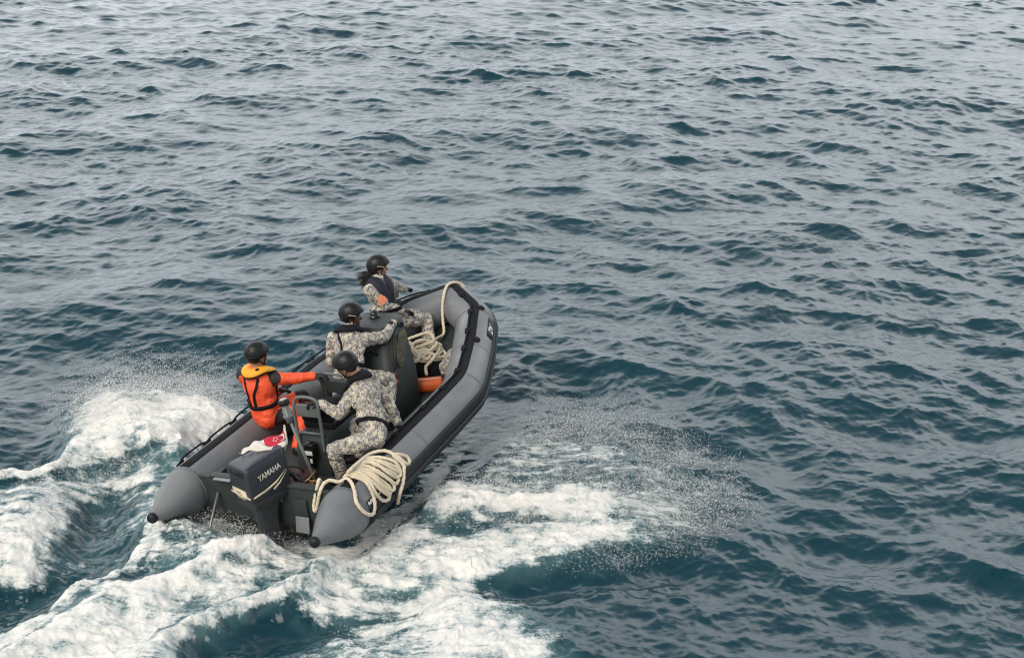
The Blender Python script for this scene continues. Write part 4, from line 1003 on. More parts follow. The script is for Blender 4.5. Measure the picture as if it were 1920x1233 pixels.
def helmet(par, c, B, dark_strip=True):
    f, r, u = B; c = c + u * 0.012; na, npz = 40, 16; rings = []
    def rimz(a):   # a: 0 = front
        k = math.cos(a); side = math.sin(a) ** 2
        return (0.030 if k > 0 else -0.030) * abs(k) ** 1.2 - 0.030 * side * (1 if k < 0.35 else 0.3) - (0.030 if k < -0.2 else 0)
    g = Geo()
    for shell, inset in ((0, 0.0), (1, 0.014)):
        rows = []
        for i in range(npz + 1):
            row = []
            for k in range(na):
                a = 2 * math.pi * k / na; zr = rimz(a); zt = 0.128 - inset; z = zr + (zt - zr) * math.cos(i / npz * math.pi / 2)
                q = math.sqrt(max(0, 1 - (max(z, -0.01) / zt) ** 2)) if i else 0.0
                q = max(q, 0) ** 0.92
                rx, ry = 0.114 - inset, 0.136 - inset
                taper = 1 - 0.10 * max(0, -z / 0.06)
                row.append(c + r * (math.sin(a) * rx * q * taper) + f * (math.cos(a) * ry * q * taper) + u * z)
            rows.append(row)
        g.loft(rows if shell == 0 else rows[::-1], caps=False)
    n1 = (npz + 1) * na; o = npz * na
    for k in range(na): g.f.append((o + k, o + (k + 1) % na, n1 + (k + 1) % na, n1 + k)); g.mi.append(0)
    me = g.mesh(); H = link('helmet', me, M_HELM, par)
    g = Geo(); P = []
    for k in range(48):
        a = 2 * math.pi * k / 48; z = rimz(a) * 0.4 + 0.022; P.append(c + r * math.sin(a) * 0.1145 + f * math.cos(a) * 0.1365 + u * z)
    g.tube(P, 0.0045, 6, closed=True); link('helmet_rim', g.mesh(), M_HELM, H)
    g = Geo()
    for s in (-1, 1):
        for az, el_ in ((18, 48), (28, 30), (62, 52), (120, 52), (150, 34)):
            a = R(az * s); e_ = R(el_); d = r * math.sin(a) * math.cos(e_) * 0.114 + f * math.cos(a) * math.cos(e_) * 0.136 + u * math.sin(e_) * 0.128
            nn = (r * math.sin(a) * math.cos(e_) / 0.114 + f * math.cos(a) * math.cos(e_) / 0.136 + u * math.sin(e_) / 0.128).normalized()
            t = nn.cross(u).normalized(); g.sphere(c + d * 0.995, 1, sc=(0.008, 0.017, 0.004), rot=Matrix((t, nn.cross(t), nn)).transposed(), u=10, v=6)
    link('helmet_vent', g.mesh(), M_VENT, H)
    if dark_strip:
        g = Geo()
        for s in (-1, 1):
            P = [c + r * s * 0.117 * math.cos(R(q)) + f * 0.139 * math.sin(R(q)) + u * (0.020 - 0.0004 * q) for q in range(-6, 30, 5)]
            g.tube(P, [0.003] + [0.0050] * (len(P) - 2) + [0.002], 6)
        link('helmet_strip', g.mesh(), M_GOLD, H)
    return H
def chinstrap(par, c, B):
    f, r, u = B; g = Geo()
    for s in (-1, 1):
        for fy in (0.035, -0.040):
            g.tube(spline([c + r * s * 0.098 + f * fy * 1.5 - u * 0.005, c + r * s * 0.084 + f * (0.012 + fy * 0.6) - u * 0.060, c + r * s * 0.062 + f * 0.040 - u * 0.105, c + r * s * 0.01 + f * 0.052 - u * 0.140], 6), 0.0065, 6)
    link('chin_strap', g.mesh(), M_WEB, par)
def hand_geo(w, d, palmn, side, curl=50, rad=0.0105, sc=1.0):
    """glove: wrist point, pointing direction, palm normal (towards what is held), side +1 = thumb on the right of d"""
    d = V(d).normalized(); n = V(palmn); n = (n - d * n.dot(d)).normalized(); s = d.cross(n).normalized() * side; g = Geo(); k_ = rad / 0.0125
    w = V(w)
    for k in range(4):
        g.add(caps_vf(w + s * (0.012 - 0.011 * k) * 1.0, w + d * 0.085 + s * (0.030 - 0.020 * k), 0.020 * k_, 0.0135 * k_, 10))
    for k, (ln, off) in enumerate(((0.070, 0.030), (0.078, 0.010), (0.072, -0.010), (0.058, -0.030))):
        p = w + d * 0.088 + s * off; a = R(curl * 0.35); q = p.copy(); rr = rad
        for j, fr in enumerate((0.45, 0.32, 0.23)):
            v = d * math.cos(a) + n * math.sin(a) + s * (off * 0.5); e2 = q + v * ln * fr; g.add(caps_vf(q, e2, rr, rr * 0.92, 10)); q = e2; rr *= 0.92; a += R(curl * (0.65 + 0.1 * k))
    p = w + d * 0.025 + s * 0.026; q = p + (d * 0.55 + s * 0.62 + n * 0.45) * 0.038; q2 = q + (d * 0.75 + s * 0.15 + n * 0.65) * 0.034
    g.add(caps_vf(p, q, 0.0145 * k_, 0.0125 * k_, 10)); g.add(caps_vf(q, q2, 0.0125 * k_, 0.0105 * k_, 10))
    g.add(caps_vf(w - d * 0.045 * k_, w + d * 0.01, 0.034 * k_, 0.028 * k_, 14))
    return g
def fingers_vf(*a, **k): return hand_geo(*a, **k)

def person(label, base, S, group='crew of the inflatable boat'):
    P = root('person', base, label, 'person', group); seed = S['seed']
    pel, neck, hc = V(S['pelvis']), V(S['neck']), V(S['head']); Bh = basis(S['face'], S.get('pitch', 0), S.get('roll', 0))
    up = (neck - pel).normalized(); rt = V(S['right']).normalized(); rt = (rt - up * rt.dot(up) * 0.7).normalized(); fw = up.cross(rt).normalized()
    hr = V(S['hipright']).normalized(); w = S.get('w', 1.0)
    sh = {1: neck + rt * 0.175 * w - up * 0.055, -1: neck - rt * 0.175 * w - up * 0.055}
    if 'rsh' in S: sh[1] = V(S['rsh'])
    if 'lsh' in S: sh[-1] = V(S['lsh'])
    hand = {1: S['rhand'], -1: S['lhand']}; AL = {1: S.get('rarm', w), -1: w}; el = {s: ik(sh[s], hand[s][0], 0.275 * AL[s], 0.25 * AL[s], hand[s][3]) for s in (1, -1)}
    wr = {s: V(hand[s][0]) if (V(hand[s][0]) - sh[s]).length < 0.52 * AL[s] else sh[s] + (V(hand[s][0]) - sh[s]).normalized() * 0.52 * AL[s] for s in (1, -1)}
    hip = {s: pel + hr * 0.085 * s for s in (1, -1)}; kn = {1: V(S['rknee']), -1: V(S['lknee'])}; an = {1: V(S['rankle']), -1: V(S['lankle'])}; ft = V(S['foot']).normalized()
    chest = pel.lerp(neck, 0.68)
    # body: one continuous skin with head, trunk, arms and legs
    g = Geo(); head_shapes(g, hc, Bh); g.add(caps_vf(hc - Bh[2] * 0.07 - Bh[0] * 0.015, neck + up * 0.02, 0.052, 0.060)); g.add(caps_vf(neck + up * 0.02, pel.lerp(neck, 0.8), 0.062, 0.085))
    ell(g, chest, (0.145 * w, 0.095, 0.16), (fw, rt, up)); ell(g, pel + up * 0.03, (0.135 * w, 0.10, 0.13), (fw, hr, up)); g.add(caps_vf(pel, chest, 0.10, 0.10))
    g.add(caps_vf(sh[1], sh[-1], 0.048, 0.048))
    for s in (1, -1):
        g.add(caps_vf(sh[s], el[s], 0.046, 0.038)); g.add(caps_vf(el[s], wr[s], 0.038, 0.027)); d = V(hand[s][1]).normalized(); 
        hg = hand_geo(wr[s], hand[s][1], hand[s][2], hand[s][4], S.get('curl', 55), 0.0075); g.add((hg.v, hg.f))
        g.add(caps_vf(hip[s], kn[s], 0.072, 0.052)); g.add(caps_vf(kn[s], an[s], 0.050, 0.034)); g.add(caps_vf(an[s], an[s] + ft * 0.12 - V((0, 0, 0.05)), 0.035, 0.028))
    body = blob(g, 0.0075, 2); skin = M_SKIN[S['skin']]; link('body', body, skin, P)
    g = Geo()
    for s in (-1, 1): ell(g, hc + Bh[0] * 0.0875 + Bh[1] * s * 0.031 - Bh[2] * 0.016, (0.012, 0.006, 0.007), Bh)
    link('eye', g.mesh(), M_EYE, P)
    # jacket
    cm = S['cloth']; t = 0.016
    g = Geo(); ell(g, chest + up * 0.01, (0.172 * w, 0.120, 0.190), (fw, rt, up)); ell(g, pel + up * 0.06, (0.160 * w, 0.128, 0.15), (fw, (hr + rt).normalized(), up)); g.add(caps_vf(pel + up * 0.03, chest, 0.125 * w, 0.13 * w))
    ell(g, pel.lerp(neck, 0.35) + fw * 0.01, (0.155 * w, 0.125, 0.14), (fw, rt, up))
    g.add(caps_vf(sh[1] + up * 0.0, sh[-1], 0.066, 0.066)); g.add(caps_vf(neck - up * 0.05, neck + up * 0.035 + fw * 0.01, 0.085, 0.070))
    TB = BVHTree.FromPolygons(g.v, g.f)
    for s in (1, -1):
        g.add(caps_vf(sh[s], el[s], 0.069, 0.056)); g.add(caps_vf(el[s], wr[s] - (wr[s] - el[s]).normalized() * 0.015, 0.056, 0.040))
    jm = blob(g, 0.0075, 3, S.get('wr', 0.008), 13, seed); JB = bvh_of(jm)
    mats = cm if isinstance(cm, list) else [cm]
    if 'panels' in S:
        co = np.empty(len(jm.polygons) * 3); jm.polygons.foreach_get('center', co); co = co.reshape(-1, 3); mi = np.zeros(len(co), np.int32)
        for a, b, ra in S['panels'](sh, el, wr, kn, neck, up, rt, fw):
            a, b = np.array(a), np.array(b); d = b - a; tt = np.clip(((co - a) @ d) / (d @ d + 1e-9), 0, 1); mi[np.linalg.norm(co - a - tt[:, None] * d, axis=1) < ra] = 1
        jm.polygons.foreach_set('material_index', mi)
    J = link('jacket', jm, mats, P); off = -V(base)
    # trousers
    g = Geo(); ell(g, pel, (0.155 * w, 0.128, 0.125), (fw, hr, up))
    for s in (1, -1): g.add(caps_vf(hip[s], kn[s], 0.094, 0.070)); g.add(caps_vf(kn[s], an[s] + (kn[s] - an[s]).normalized() * 0.03, 0.069, 0.056))
    tm = blob(g, 0.008, 3, S.get('wr', 0.008), 12, seed + 3)
    if 'tpanels' in S:
        co = np.empty(len(tm.polygons) * 3); tm.polygons.foreach_get('center', co); co = co.reshape(-1, 3); mi = np.zeros(len(co), np.int32)
        for c_, ra in S['tpanels'](kn, hip, an): mi[np.linalg.norm(co - np.array(c_), axis=1) < ra] = 1
        tm.polygons.foreach_set('material_index', mi)
    link('trousers', tm, mats, P)
    for s in (1, -1):
        g = Geo(); a = an[s]; sole = V((0, 0, -0.06)); g.add(caps_vf(a + (kn[s] - a).normalized() * 0.10, a, 0.052, 0.046)); g.add(caps_vf(a + sole * 0.7 - ft * 0.03, a + sole * 0.75 + ft * 0.15, 0.040, 0.034)); g.add(caps_vf(a, a + sole * 0.7 + ft * 0.09, 0.044, 0.036))
        link('boot', blob(g, 0.009, 3), M_BOOT, P)
        hg = hand_geo(wr[s], hand[s][1], hand[s][2], hand[s][4], S.get('curl', 55), 0.0125); link('glove', blob(hg, 0.0045, 2), M_GLOVE, P)
    helmet(P, hc, Bh, S.get('strip', True)); chinstrap(P, hc, Bh)
    # short hair at the nape
    g = Geo(); ell(g, hc - Bh[0] * 0.035 - Bh[2] * 0.035, (0.070, 0.064, 0.060), Bh); 
    if S.get('longhair') is None: link('hair', g.mesh(), M_HAIR, P)
    else:
        rg = np.random.RandomState(8); g.add(caps_vf(hc - Bh[0] * 0.05 - Bh[2] * 0.06, hc - Bh[0] * 0.075 - Bh[2] * 0.12, 0.05, 0.035)); hd = V(S['longhair']).normalized(); hq = hc - Bh[0] * 0.07 - Bh[2] * 0.08
        for k in range(9): g.add(caps_vf(hq + Bh[1] * rg.uniform(-.04, .04), hq + hd * rg.uniform(0.08, 0.15) + V((rg.uniform(-.03, .03), rg.uniform(-.03, .03), rg.uniform(-.05, .02))), 0.028, 0.006))
        for k in range(900):
            a = hc - Bh[0] * (0.055 + 0.03 * rg.rand()) + Bh[1] * rg.uniform(-0.055, 0.055) - Bh[2] * rg.uniform(0.03, 0.10)
            d = V(S['longhair']) + V((rg.uniform(-.25, .25), rg.uniform(-.25, .25), rg.uniform(-.35, .25))); ln = rg.uniform(0.08, 0.22); pts = [a]; dd = d.normalized(); dr = rg.uniform(-0.6, 0.5)
            for q in range(5):
                dd = (dd + V((rg.uniform(-.2, .2), rg.uniform(-.2, .2), rg.uniform(-.25, .2) + dr * 0.35))).normalized(); pts.append(pts[-1] + dd * ln / 5)
            r0 = rg.uniform(0.0018, 0.0042); pl = spline(pts, 3); g.tube(pl, [r0 * (1 - i / len(pl)) ** 0.7 + 0.0006 for i in range(len(pl))], 6)
        for k in range(160):      # locks lying on the back and shoulder
            a = hc - Bh[0] * 0.06 + Bh[1] * rg.uniform(-0.05, 0.07) - Bh[2] * 0.07; e_ = neck - fw * (0.11) + rt * rg.uniform(-0.06, 0.14) - up * rg.uniform(-0.01, 0.10)
            pl = spline([a, a.lerp(e_, 0.5) - fw * 0.03 + V((0, 0, rg.uniform(-.02, .02))), e_], 6); g.tube(pl, [0.006 * (1 - i / len(pl)) ** 0.6 + 0.001 for i in range(len(pl))], 6)
        link('hair', g.mesh(), M_HAIR, P)
    # lifejacket: a collar round the neck running down both sides of the chest, with harness straps
    rw = S.get('ringw', 1.0); ring = [neck + fw * 0.135 - rt * rw * 0.085 - up * 0.30, neck + fw * 0.140 - rt * rw * 0.095 - up * 0.12, neck + fw * 0.085 - rt * rw * 0.120 - up * 0.01, neck - fw * 0.005 - rt * rw * 0.125 + up * 0.035,
            neck - fw * 0.085 - rt * rw * 0.075 + up * 0.030, neck - fw * 0.110 + up * 0.020, neck - fw * 0.085 + rt * rw * 0.075 + up * 0.030, neck - fw * 0.005 + rt * rw * 0.125 + up * 0.035, neck + fw * 0.085 + rt * rw * 0.120 - up * 0.01,
            neck + fw * 0.140 + rt * rw * 0.095 - up * 0.12, neck + fw * 0.135 + rt * rw * 0.085 - up * 0.30]
    SP = spline(ring, 6); FR_ = frames(SP); rings = []; cw = S.get('collar', (0.068, 0.030)); m = len(SP)
    for i, p in enumerate(SP):
        T = FR_[i][0]; h = TB.find_nearest(p); nn = (h[1] * 0.5 + up * 0.5 + (p - neck).normalized() * 0.2); nn = (nn - T * nn.dot(T)).normalized(); sd_ = T.cross(nn); e_ = min(1, (i + 0.6) / 3, (m - i - 0.4) / 3) ** 0.5
        c = h[0] + nn * cw[1] * 0.7 if S.get('hug', True) else p
        rings.append([c + (sd_ * math.cos(2 * math.pi * k / 16) * cw[0] + nn * math.sin(2 * math.pi * k / 16) * cw[1]) * e_ for k in range(16)])
    for _ in range(2):
        rings = [[(rings[max(i - 1, 0)][k] + rings[i][k] * 2 + rings[min(i + 1, m - 1)][k]) / 4 for k in range(16)] for i in range(m)]
    g = Geo(); g.loft(rings); VJ = link('lifejacket', g.mesh(), S.get('vest', M_VEST), P)
    if S.get('vest') is M_YEL:
        g = Geo(); g.tube([r_[0] for r_ in rings], 0.010, 6); g.tube([r_[8] for r_ in rings], 0.010, 6); link('piping', g.mesh(), M_WEB, VJ)
        c = rings[len(rings) * 7 // 11]; g = Geo(); g.sphere(c[4], 0.022, sc=(1, 1, 0.4)); link('inflator_cap', g.mesh(), M_WEB, VJ)
    g = Geo(); bh = S.get('belt', 0.16)
    axis = lambda p: pel + up * max(0.0, min(0.5, (p - pel).dot(up)))
    loop = [pel + up * (bh + S.get('belttilt', 0) * math.cos(a) + S.get('beltroll', 0) * math.sin(a)) + fw * math.cos(a) * 0.3 + rt * math.sin(a) * 0.3 for a in np.linspace(0, 2 * math.pi, 17)[:-1]]
    g.add(strap(JB, loop, S.get('beltw', 0.042), 0.008, 0.004, True, 5, axis))
    if S.get('harness', True):
        for s in S.get('hside', (-1, 1)):
            pts = [neck - fw * 0.10 + rt * s * 0.10 - up * 0.02, neck - fw * 0.3 + rt * s * 0.10 - up * 0.16, neck - fw * 0.3 + rt * s * 0.085 - up * 0.28, pel + up * (bh + 0.0) - fw * 0.3 + rt * s * 0.06]
            g.add(strap(JB, pts, 0.026, 0.006, 0.004, False, 6))
    link('harness', g.mesh(), M_WEB, P)
    S['out'] = dict(J=J, JB=JB, sh=sh, el=el, wr=wr, kn=kn, neck=neck, up=up, rt=rt, fw=fw, pel=pel, B=Bh, hc=hc)
    return P
CAMO = [camo_mat('camouflage cloth', 1.3), camo_mat('camouflage cloth', 4.1), camo_mat('camouflage cloth', 9.2)]
# 1: orange drysuit on the port tube, aft
S1 = dict(seed=1, pelvis=(1.73, 0.71, 0.575), neck=(1.735, 0.735, 1.075), head=(1.765, 0.70, 1.265), face=(0.87, -0.48), right=(-0.10, -0.98, -0.10), hipright=(-0.40, -0.90, 0), rsh=(1.80, 0.565, 0.985), rarm=0.80,
          rhand=((1.99, 0.19, 0.96), (0.35, -0.9, 0.0), (0.1, 0, -1), (0, 0, -1), -1), lhand=((2.06, 0.72, 0.72), (0.7, -0.3, -0.3), (0, 0, -1), (0.2, 0.6, -1), 1),
          rknee=(1.98, 0.38, 0.56), lknee=(2.13, 0.50, 0.64), rankle=(1.66, 0.34, 0.27), lankle=(2.02, 0.38, 0.27), foot=(-0.3, -0.8, 0), skin=0,
          cloth=[M_SUIT, M_SUITB], vest=M_YEL, collar=(0.058, 0.036), ringw=0.84, wr=0.005, w=1.08, strip=False, belt=0.17, belttilt=0.02,
          panels=lambda sh, el, wr, kn, neck, up, rt, fw: [(sh[1] + up * 0.06 - rt * 0.03, sh[1] + up * 0.02 + rt * 0.04 - fw * 0.03, 0.062), (sh[1] - up * 0.05 - rt * 0.01 - fw * 0.06, sh[1] - fw * 0.05 + up * 0.02, 0.040),
              (sh[-1] + up * 0.06 + rt * 0.03, sh[-1] + up * 0.02 - rt * 0.04 - fw * 0.03, 0.062), (el[1] - V((0, 0, 0.05)), el[1].lerp(wr[1], 0.5) - V((0, 0, 0.06)), 0.042), (wr[1] - V((0, 0, 0.03)), wr[1].lerp(el[1], 0.3) - V((0, 0, 0.05)), 0.028), (sh[1] - up * 0.20 + rt * 0.02 + fw * .02, sh[1] - up * 0.13 + rt * 0.04, 0.04)],
          tpanels=lambda kn, hip, an: [(hip[1].lerp(kn[1], 0.42) - V((0.06, 0.02, 0.02)), 0.115), (kn[1], 0.10), (kn[-1], 0.10), (an[1].lerp(kn[1], 0.15), 0.05)])
person('person in orange drysuit and yellow lifejacket sitting on the port tube', (1.74, 0.74, 0.50), S1)
# 2: starboard tube, aft, leaning in over the rail
S2 = dict(seed=5, pelvis=(1.45, -0.80, 0.66), neck=(1.645, -0.575, 1.145), head=(1.58, -0.49, 1.325), face=(-0.10, 1.0), pitch=-22, right=(0.95, -0.28, -0.10), hipright=(0.80, 0.35, 0), rsh=(1.765, -0.66, 1.01), w=0.95, lsh=(1.53, -0.56, 1.05), rarm=0.88,
          rhand=((1.815, -0.83, 0.59), (0.15, -0.25, -0.8), (0, 0.3, -1), (0.3, -1, 0), 1), lhand=((1.44, -0.21, 0.945), (-0.4, 0.85, 0.05), (-0.4, 0.0, -1), (-0.55, 0, -1), 1),
          rknee=(1.70, -0.42, 0.60), lknee=(1.12, -0.50, 0.62), rankle=(1.66, -0.42, 0.27), lankle=(1.20, -0.49, 0.27), foot=(-0.2, 0.9, 0), skin=2, cloth=CAMO[0], strip=False, belt=0.10, harness=False, wr=0.010, beltroll=-0.085)
person('person in camouflage leaning over on the starboard tube, looking down to port', (1.45, -0.80, 0.55), S2)
# 3: helmsman
S3 = dict(seed=11, pelvis=(2.34, 0.0, 0.82), neck=(2.60, 0.095, 1.215), head=(2.685, 0.095, 1.375), face=(0.40, -0.90), pitch=-6, right=(0.06, -0.98, -0.12), hipright=(0.1, -1, 0), rsh=(2.60, -0.085, 1.135), lsh=(2.52, 0.255, 1.155), rarm=0.92,
          rhand=((3.04, -0.19, 1.150), (0.95, -0.15, -0.25), (0, 0, -1), (-0.1, -0.6, -1), -1), lhand=((2.72, 0.20, 0.97), (0.5, -0.25, 0.1), (0.4, 0, -1), (0.3, 0.1, -1), 1),
          rknee=(2.66, -0.28, 0.66), lknee=(2.62, 0.30, 0.66), rankle=(2.42, -0.33, 0.27), lankle=(2.42, 0.32, 0.27), foot=(1, 0, 0), skin=1, cloth=CAMO[1], belt=0.12, hside=(-1,), wr=0.010)
person('person in camouflage and dark glasses steering at the console', (2.34, 0.0, 0.70), S3)
# 4: forward, port side, with long hair
S4 = dict(seed=17, pelvis=(3.90, 0.47, 0.80), neck=(3.94, 0.50, 1.255), head=(4.00, 0.50, 1.425), face=(0.55, -0.85), pitch=-4, right=(-0.98, 0.12, 0), hipright=(-0.85, -0.45, 0), w=0.92,
          rhand=((3.98, 0.24, 0.90), (0.6, -0.4, -0.3), (0, 0, -1), (-0.9, 0.2, -0.3), -1), lhand=((4.56, 0.50, 0.915), (0.95, -0.1, -0.2), (0, 0.2, -1), (0.1, 0.5, -1), 1),
          rknee=(4.33, 0.14, 0.66), lknee=(4.44, 0.24, 0.66), rankle=(4.16, 0.05, 0.33), lankle=(4.26, 0.14, 0.36), foot=(0.3, -0.9, 0), skin=2, cloth=CAMO[2], vest=mat('navy lifejacket', (0.010, 0.011, 0.026), 0.7), collar=(0.066, 0.030), longhair=(-0.34, 0.62, -0.62), ringw=0.66, armout=1, harness=False, belt=0.14, wr=0.008)
person('person in camouflage with long dark hair blowing, sitting near the bow', (3.90, 0.47, 0.70), S4)
# extras: shoulder patch and chest tag on the forward figure, glasses on the helmsman
PS = [o for o in bpy.data.objects if o.get('category') == 'person']
o4 = S4['out']; g = Geo(); d = (o4['el'][1] - o4['sh'][1]); side = V((-0.35, -0.9, 0.1)); c = o4['sh'][1].lerp(o4['el'][1], 0.55)
h = o4['JB'].ray_cast(c + side * 0.3, -side.normalized(), 0.5); n_ = h[1] if h[0] else side; p = h[0] if h[0] else c
t = n_.cross(d.normalized()).normalized(); g.box(p + n_ * 0.004, (0.10, 0.11, 0.014), Matrix((t, d.normalized(), n_)).transposed(), bev=0.004); link('shoulder_patch', g.mesh(), mat('faded orange patch', (0.75, 0.26, 0.14), 0.8), [q for q in PS if 'long dark hair' in q['label']][0])
g = Geo(); p = o4['neck'] + o4['fw'] * 0.175 - o4['rt'] * 0.085 - o4['up'] * 0.17; g.box(p, (0.07, 0.02, 0.085), Matrix((o4['rt'], o4['fw'], o4['up'])).transposed(), bev=0.005); link('chest_tag', g.mesh(), M_OLV, [q for q in PS if 'long dark hair' in q['label']][0])
o3 = S3['out']; f, r, u = o3['B']; g = Geo()
for s in (-1, 1): ell(g, o3['hc'] + f * 0.094 + r * s * 0.032 - u * 0.018, (0.028, 0.008, 0.018), o3['B'])
g.tube([o3['hc'] + f * 0.100 + r * 0.03 - u * 0.012, o3['hc'] + f * 0.100 - r * 0.03 - u * 0.012], 0.004, 6)
for s in (-1, 1): g.tube([o3['hc'] + f * 0.090 + r * s * 0.058 - u * 0.014, o3['hc'] + f * 0.02 + r * s * 0.080 - u * 0.010, o3['hc'] - f * 0.02 + r * s * 0.082 - u * 0.012], 0.003, 6)
link('glasses', g.mesh(), mat('silvery lens', (0.25, 0.22, 0.18), 0.08, 0.7), [q for q in PS if 'dark glasses' in q['label']][0])

# ------------------------------------------------------------------ spray: loose drops and beads of water thrown up by the hull
SPRAY = [
    ([(-5.33, 14.2), (-5.6, 15.85), (-4.95, 16.66), (-3.7, 16.57), (-3.18, 15.94), (-2.95, 14.64), (-3.75, 14.64), (-4.59, 13.92)], 0.05, 0.36, 26000, 0.0015, 0.0055, 0.3),
    ([(-5.17, 14.64), (-4.89, 15.43), (-3.24, 15.19), (-3.05, 14.49), (-3.85, 13.78), (-4.82, 13.52)], 0.15, 0.48, 32000, 0.0015, 0.006, 0.8),
    ([(-0.68, 13.26), (-0.5, 14.95), (0.26, 15.6), (1.66, 15.27), (2.53, 13.92), (2.64, 12.53), (1.91, 11.56), (0.8, 11.46), (0.21, 12.3)], 0.0, 0.18, 52000, 0.0015, 0.005, 0.35),
    ([(-0.96, 13.26), (-0.34, 13.26), (1.05, 12.89), (1.55, 12.42), (0.97, 11.76), (-0.05, 11.56), (-0.84, 12.08)], 0.03, 0.26, 30000, 0.0015, 0.006, 0.6),
    ([(-5.42, 13.26), (-4.86, 13.45), (-3.89, 13.92), (-3.56, 13.26), (-4.43, 12.76), (-5.05, 12.19)], 0.05, 0.26, 4000, 0.0015, 0.0055, 0.4),
    ([(-1.8, 11.46), (-1.38, 12.3), (-0.96, 13.26), (-0.6, 12.65), (-0.8, 11.46), (-1.25, 10.98)], 0.0, 0.28, 7000, 0.0015, 0.0055, 0.4),
    ([(-3.45, 12.53), (-2.41, 12.76), (-1.78, 12.08), (-1.79, 11.36), (-2.48, 11.07), (-3.45, 11.07)], 0.05, 0.24, 9000, 0.0015, 0.0055, 0.3),
    ([(-1.69, 10.62), (-0.54, 11.26), (0.19, 10.7), (0.4, 10.03), (-0.26, 9.42), (-1.53, 9.42)], 0.0, 0.1, 3000, 0.002, 0.006, 0.2),
    ([(0.23, 13.26), (1.4, 13.78), (2.45, 13.01), (2.18, 11.97), (1.18, 11.26), (0.2, 11.17)], 0.0, 0.14, 22000, 0.0015, 0.0055, 0.6),
]

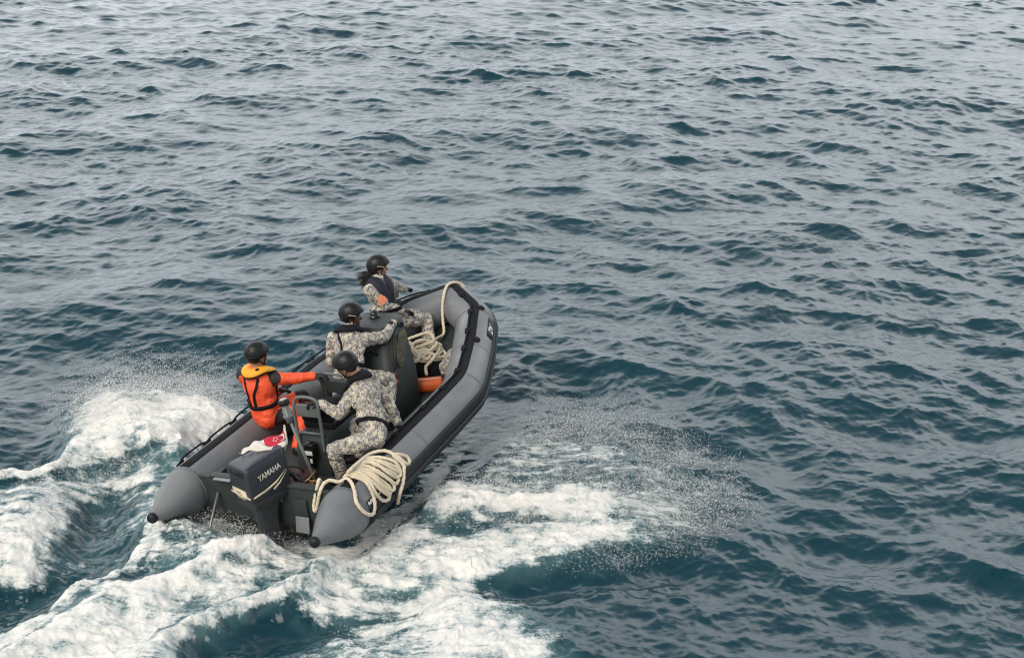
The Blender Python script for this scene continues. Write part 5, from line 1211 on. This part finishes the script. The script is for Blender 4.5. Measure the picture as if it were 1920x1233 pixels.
def build_spray():
    rg = np.random.RandomState(21); C = []; S = []
    for pts, hmin, hmax, n, s0, s1, clump in SPRAY:
        P = np.array(pts); lo, hi = P.min(0), P.max(0); got = 0
        while got < n:
            x = rg.uniform(lo[0], hi[0], 6000); y = rg.uniform(lo[1], hi[1], 6000)
            dn = fbm2(x * 0.9, y * 2.2, 4, 200) * 0.9 + 0.5 * clump + fbm2(x * 7, y * 7, 2, 210) * 0.7
            sdp = poly_sd(x, y, pts); k = (sdp > 0) & (rg.rand(6000) < np.clip(dn + 0.35, 0, 1) * np.clip(sdp / 1.1, 0, 1))
            x, y = x[k], y[k]; m = min(len(x), n - got)
            if m == 0: continue
            h = hmin + (hmax - hmin) * rg.rand(m) ** 1.8
            C.append(np.stack([x[:m], y[:m], h], -1)); S.append(s0 + (s1 - s0) * rg.rand(m) ** 3); got += m
    C = np.concatenate(C); S = np.concatenate(S); n = len(C)
    base = np.array([(1, 0, 0), (-1, 0, 0), (0, 1, 0), (0, -1, 0), (0, 0, 1), (0, 0, -1)], float)
    F = np.array([(0, 2, 4), (2, 1, 4), (1, 3, 4), (3, 0, 4), (2, 0, 5), (1, 2, 5), (3, 1, 5), (0, 3, 5)])
    st = rg.uniform(0.7, 1.9, (n, 1, 1)) * np.array([[[0.0, 0, 1]]]) + np.array([[[1.0, 1, 0]]])
    A = rg.uniform(0, 3.14, n); ca, sa = np.cos(A), np.sin(A); Rm = np.zeros((n, 3, 3)); Rm[:, 0, 0] = ca; Rm[:, 0, 2] = sa; Rm[:, 1, 1] = 1; Rm[:, 2, 0] = -sa; Rm[:, 2, 2] = ca
    Vv = (base[None] * S[:, None, None] * st) @ Rm.transpose(0, 2, 1) + C[:, None]
    me = bpy.data.meshes.new('spray'); me.vertices.add(n * 6); me.vertices.foreach_set('co', Vv.astype(np.float32).ravel())
    idx = (F[None] + 6 * np.arange(n)[:, None, None]).reshape(-1, 3); nf = len(idx)
    me.loops.add(nf * 3); me.loops.foreach_set('vertex_index', idx.ravel().astype(np.int32)); me.polygons.add(nf); me.polygons.foreach_set('loop_start', np.arange(0, nf * 3, 3, dtype=np.int32))
    me.polygons.foreach_set('use_smooth', np.ones(nf, bool)); me.update()
    m = mat('white spray drops', (0.80, 0.80, 0.78), 0.25); me.materials.append(m)
    o = bpy.data.objects.new('sea_spray', me); COL.objects.link(o); o['kind'] = 'stuff'
    o['label'] = 'white drops of spray thrown up beside the hull and over the wake'; o['category'] = 'spray'
build_spray()

# ------------------------------------------------------------------ every loose piece of a part becomes a part of its own
def split_parts():
    keep = ('lettering', 'hair', 'power_number')
    for o in [q for q in bpy.data.objects if q.type == 'MESH' and q.parent is not None]:
        if any(k in o.name for k in keep): continue
        me = o.data; n = len(me.vertices)
        if n > 20000: continue
        ed = np.empty(len(me.edges) * 2, np.int32); me.edges.foreach_get('vertices', ed); ed = ed.reshape(-1, 2)
        lab = np.arange(n)
        while True:
            m = np.minimum(lab[ed[:, 0]], lab[ed[:, 1]]); l2 = lab.copy(); np.minimum.at(l2, ed[:, 0], m); np.minimum.at(l2, ed[:, 1], m); l2 = l2[l2]
            if (l2 == lab).all(): break
            lab = l2
        u, inv = np.unique(lab, return_inverse=True); k = len(u)
        if k < 2: continue
        co = np.empty(n * 3, np.float32); me.vertices.foreach_get('co', co); co = co.reshape(-1, 3)
        lo = np.full((k, 3), 9e9); hi = np.full((k, 3), -9e9); np.minimum.at(lo, inv, co); np.maximum.at(hi, inv, co)
        g = np.arange(k)
        for i in range(k):
            for j in range(i):
                if ((lo[i] <= hi[j] + 0.002) & (lo[j] <= hi[i] + 0.002)).all():
                    a, b = g[i], g[j]; g[g == max(a, b)] = min(a, b)
        gs = np.unique(g)
        if len(gs) < 2: continue
        vg = g[inv]; kids = list(o.children)
        for q, gi in enumerate(gs[::-1]):
            last = q == len(gs) - 1
            m2 = me.copy() if not last else me; bm = bmesh.new(); bm.from_mesh(m2); bm.verts.ensure_lookup_table()
            bmesh.ops.delete(bm, geom=[bm.verts[i] for i in np.nonzero(vg != gi)[0]], context='VERTS'); bm.to_mesh(m2); bm.free()
            if not last:
                c = o.copy(); c.data = m2; COL.objects.link(c); c.parent = o.parent; c.matrix_parent_inverse = o.matrix_parent_inverse
split_parts()
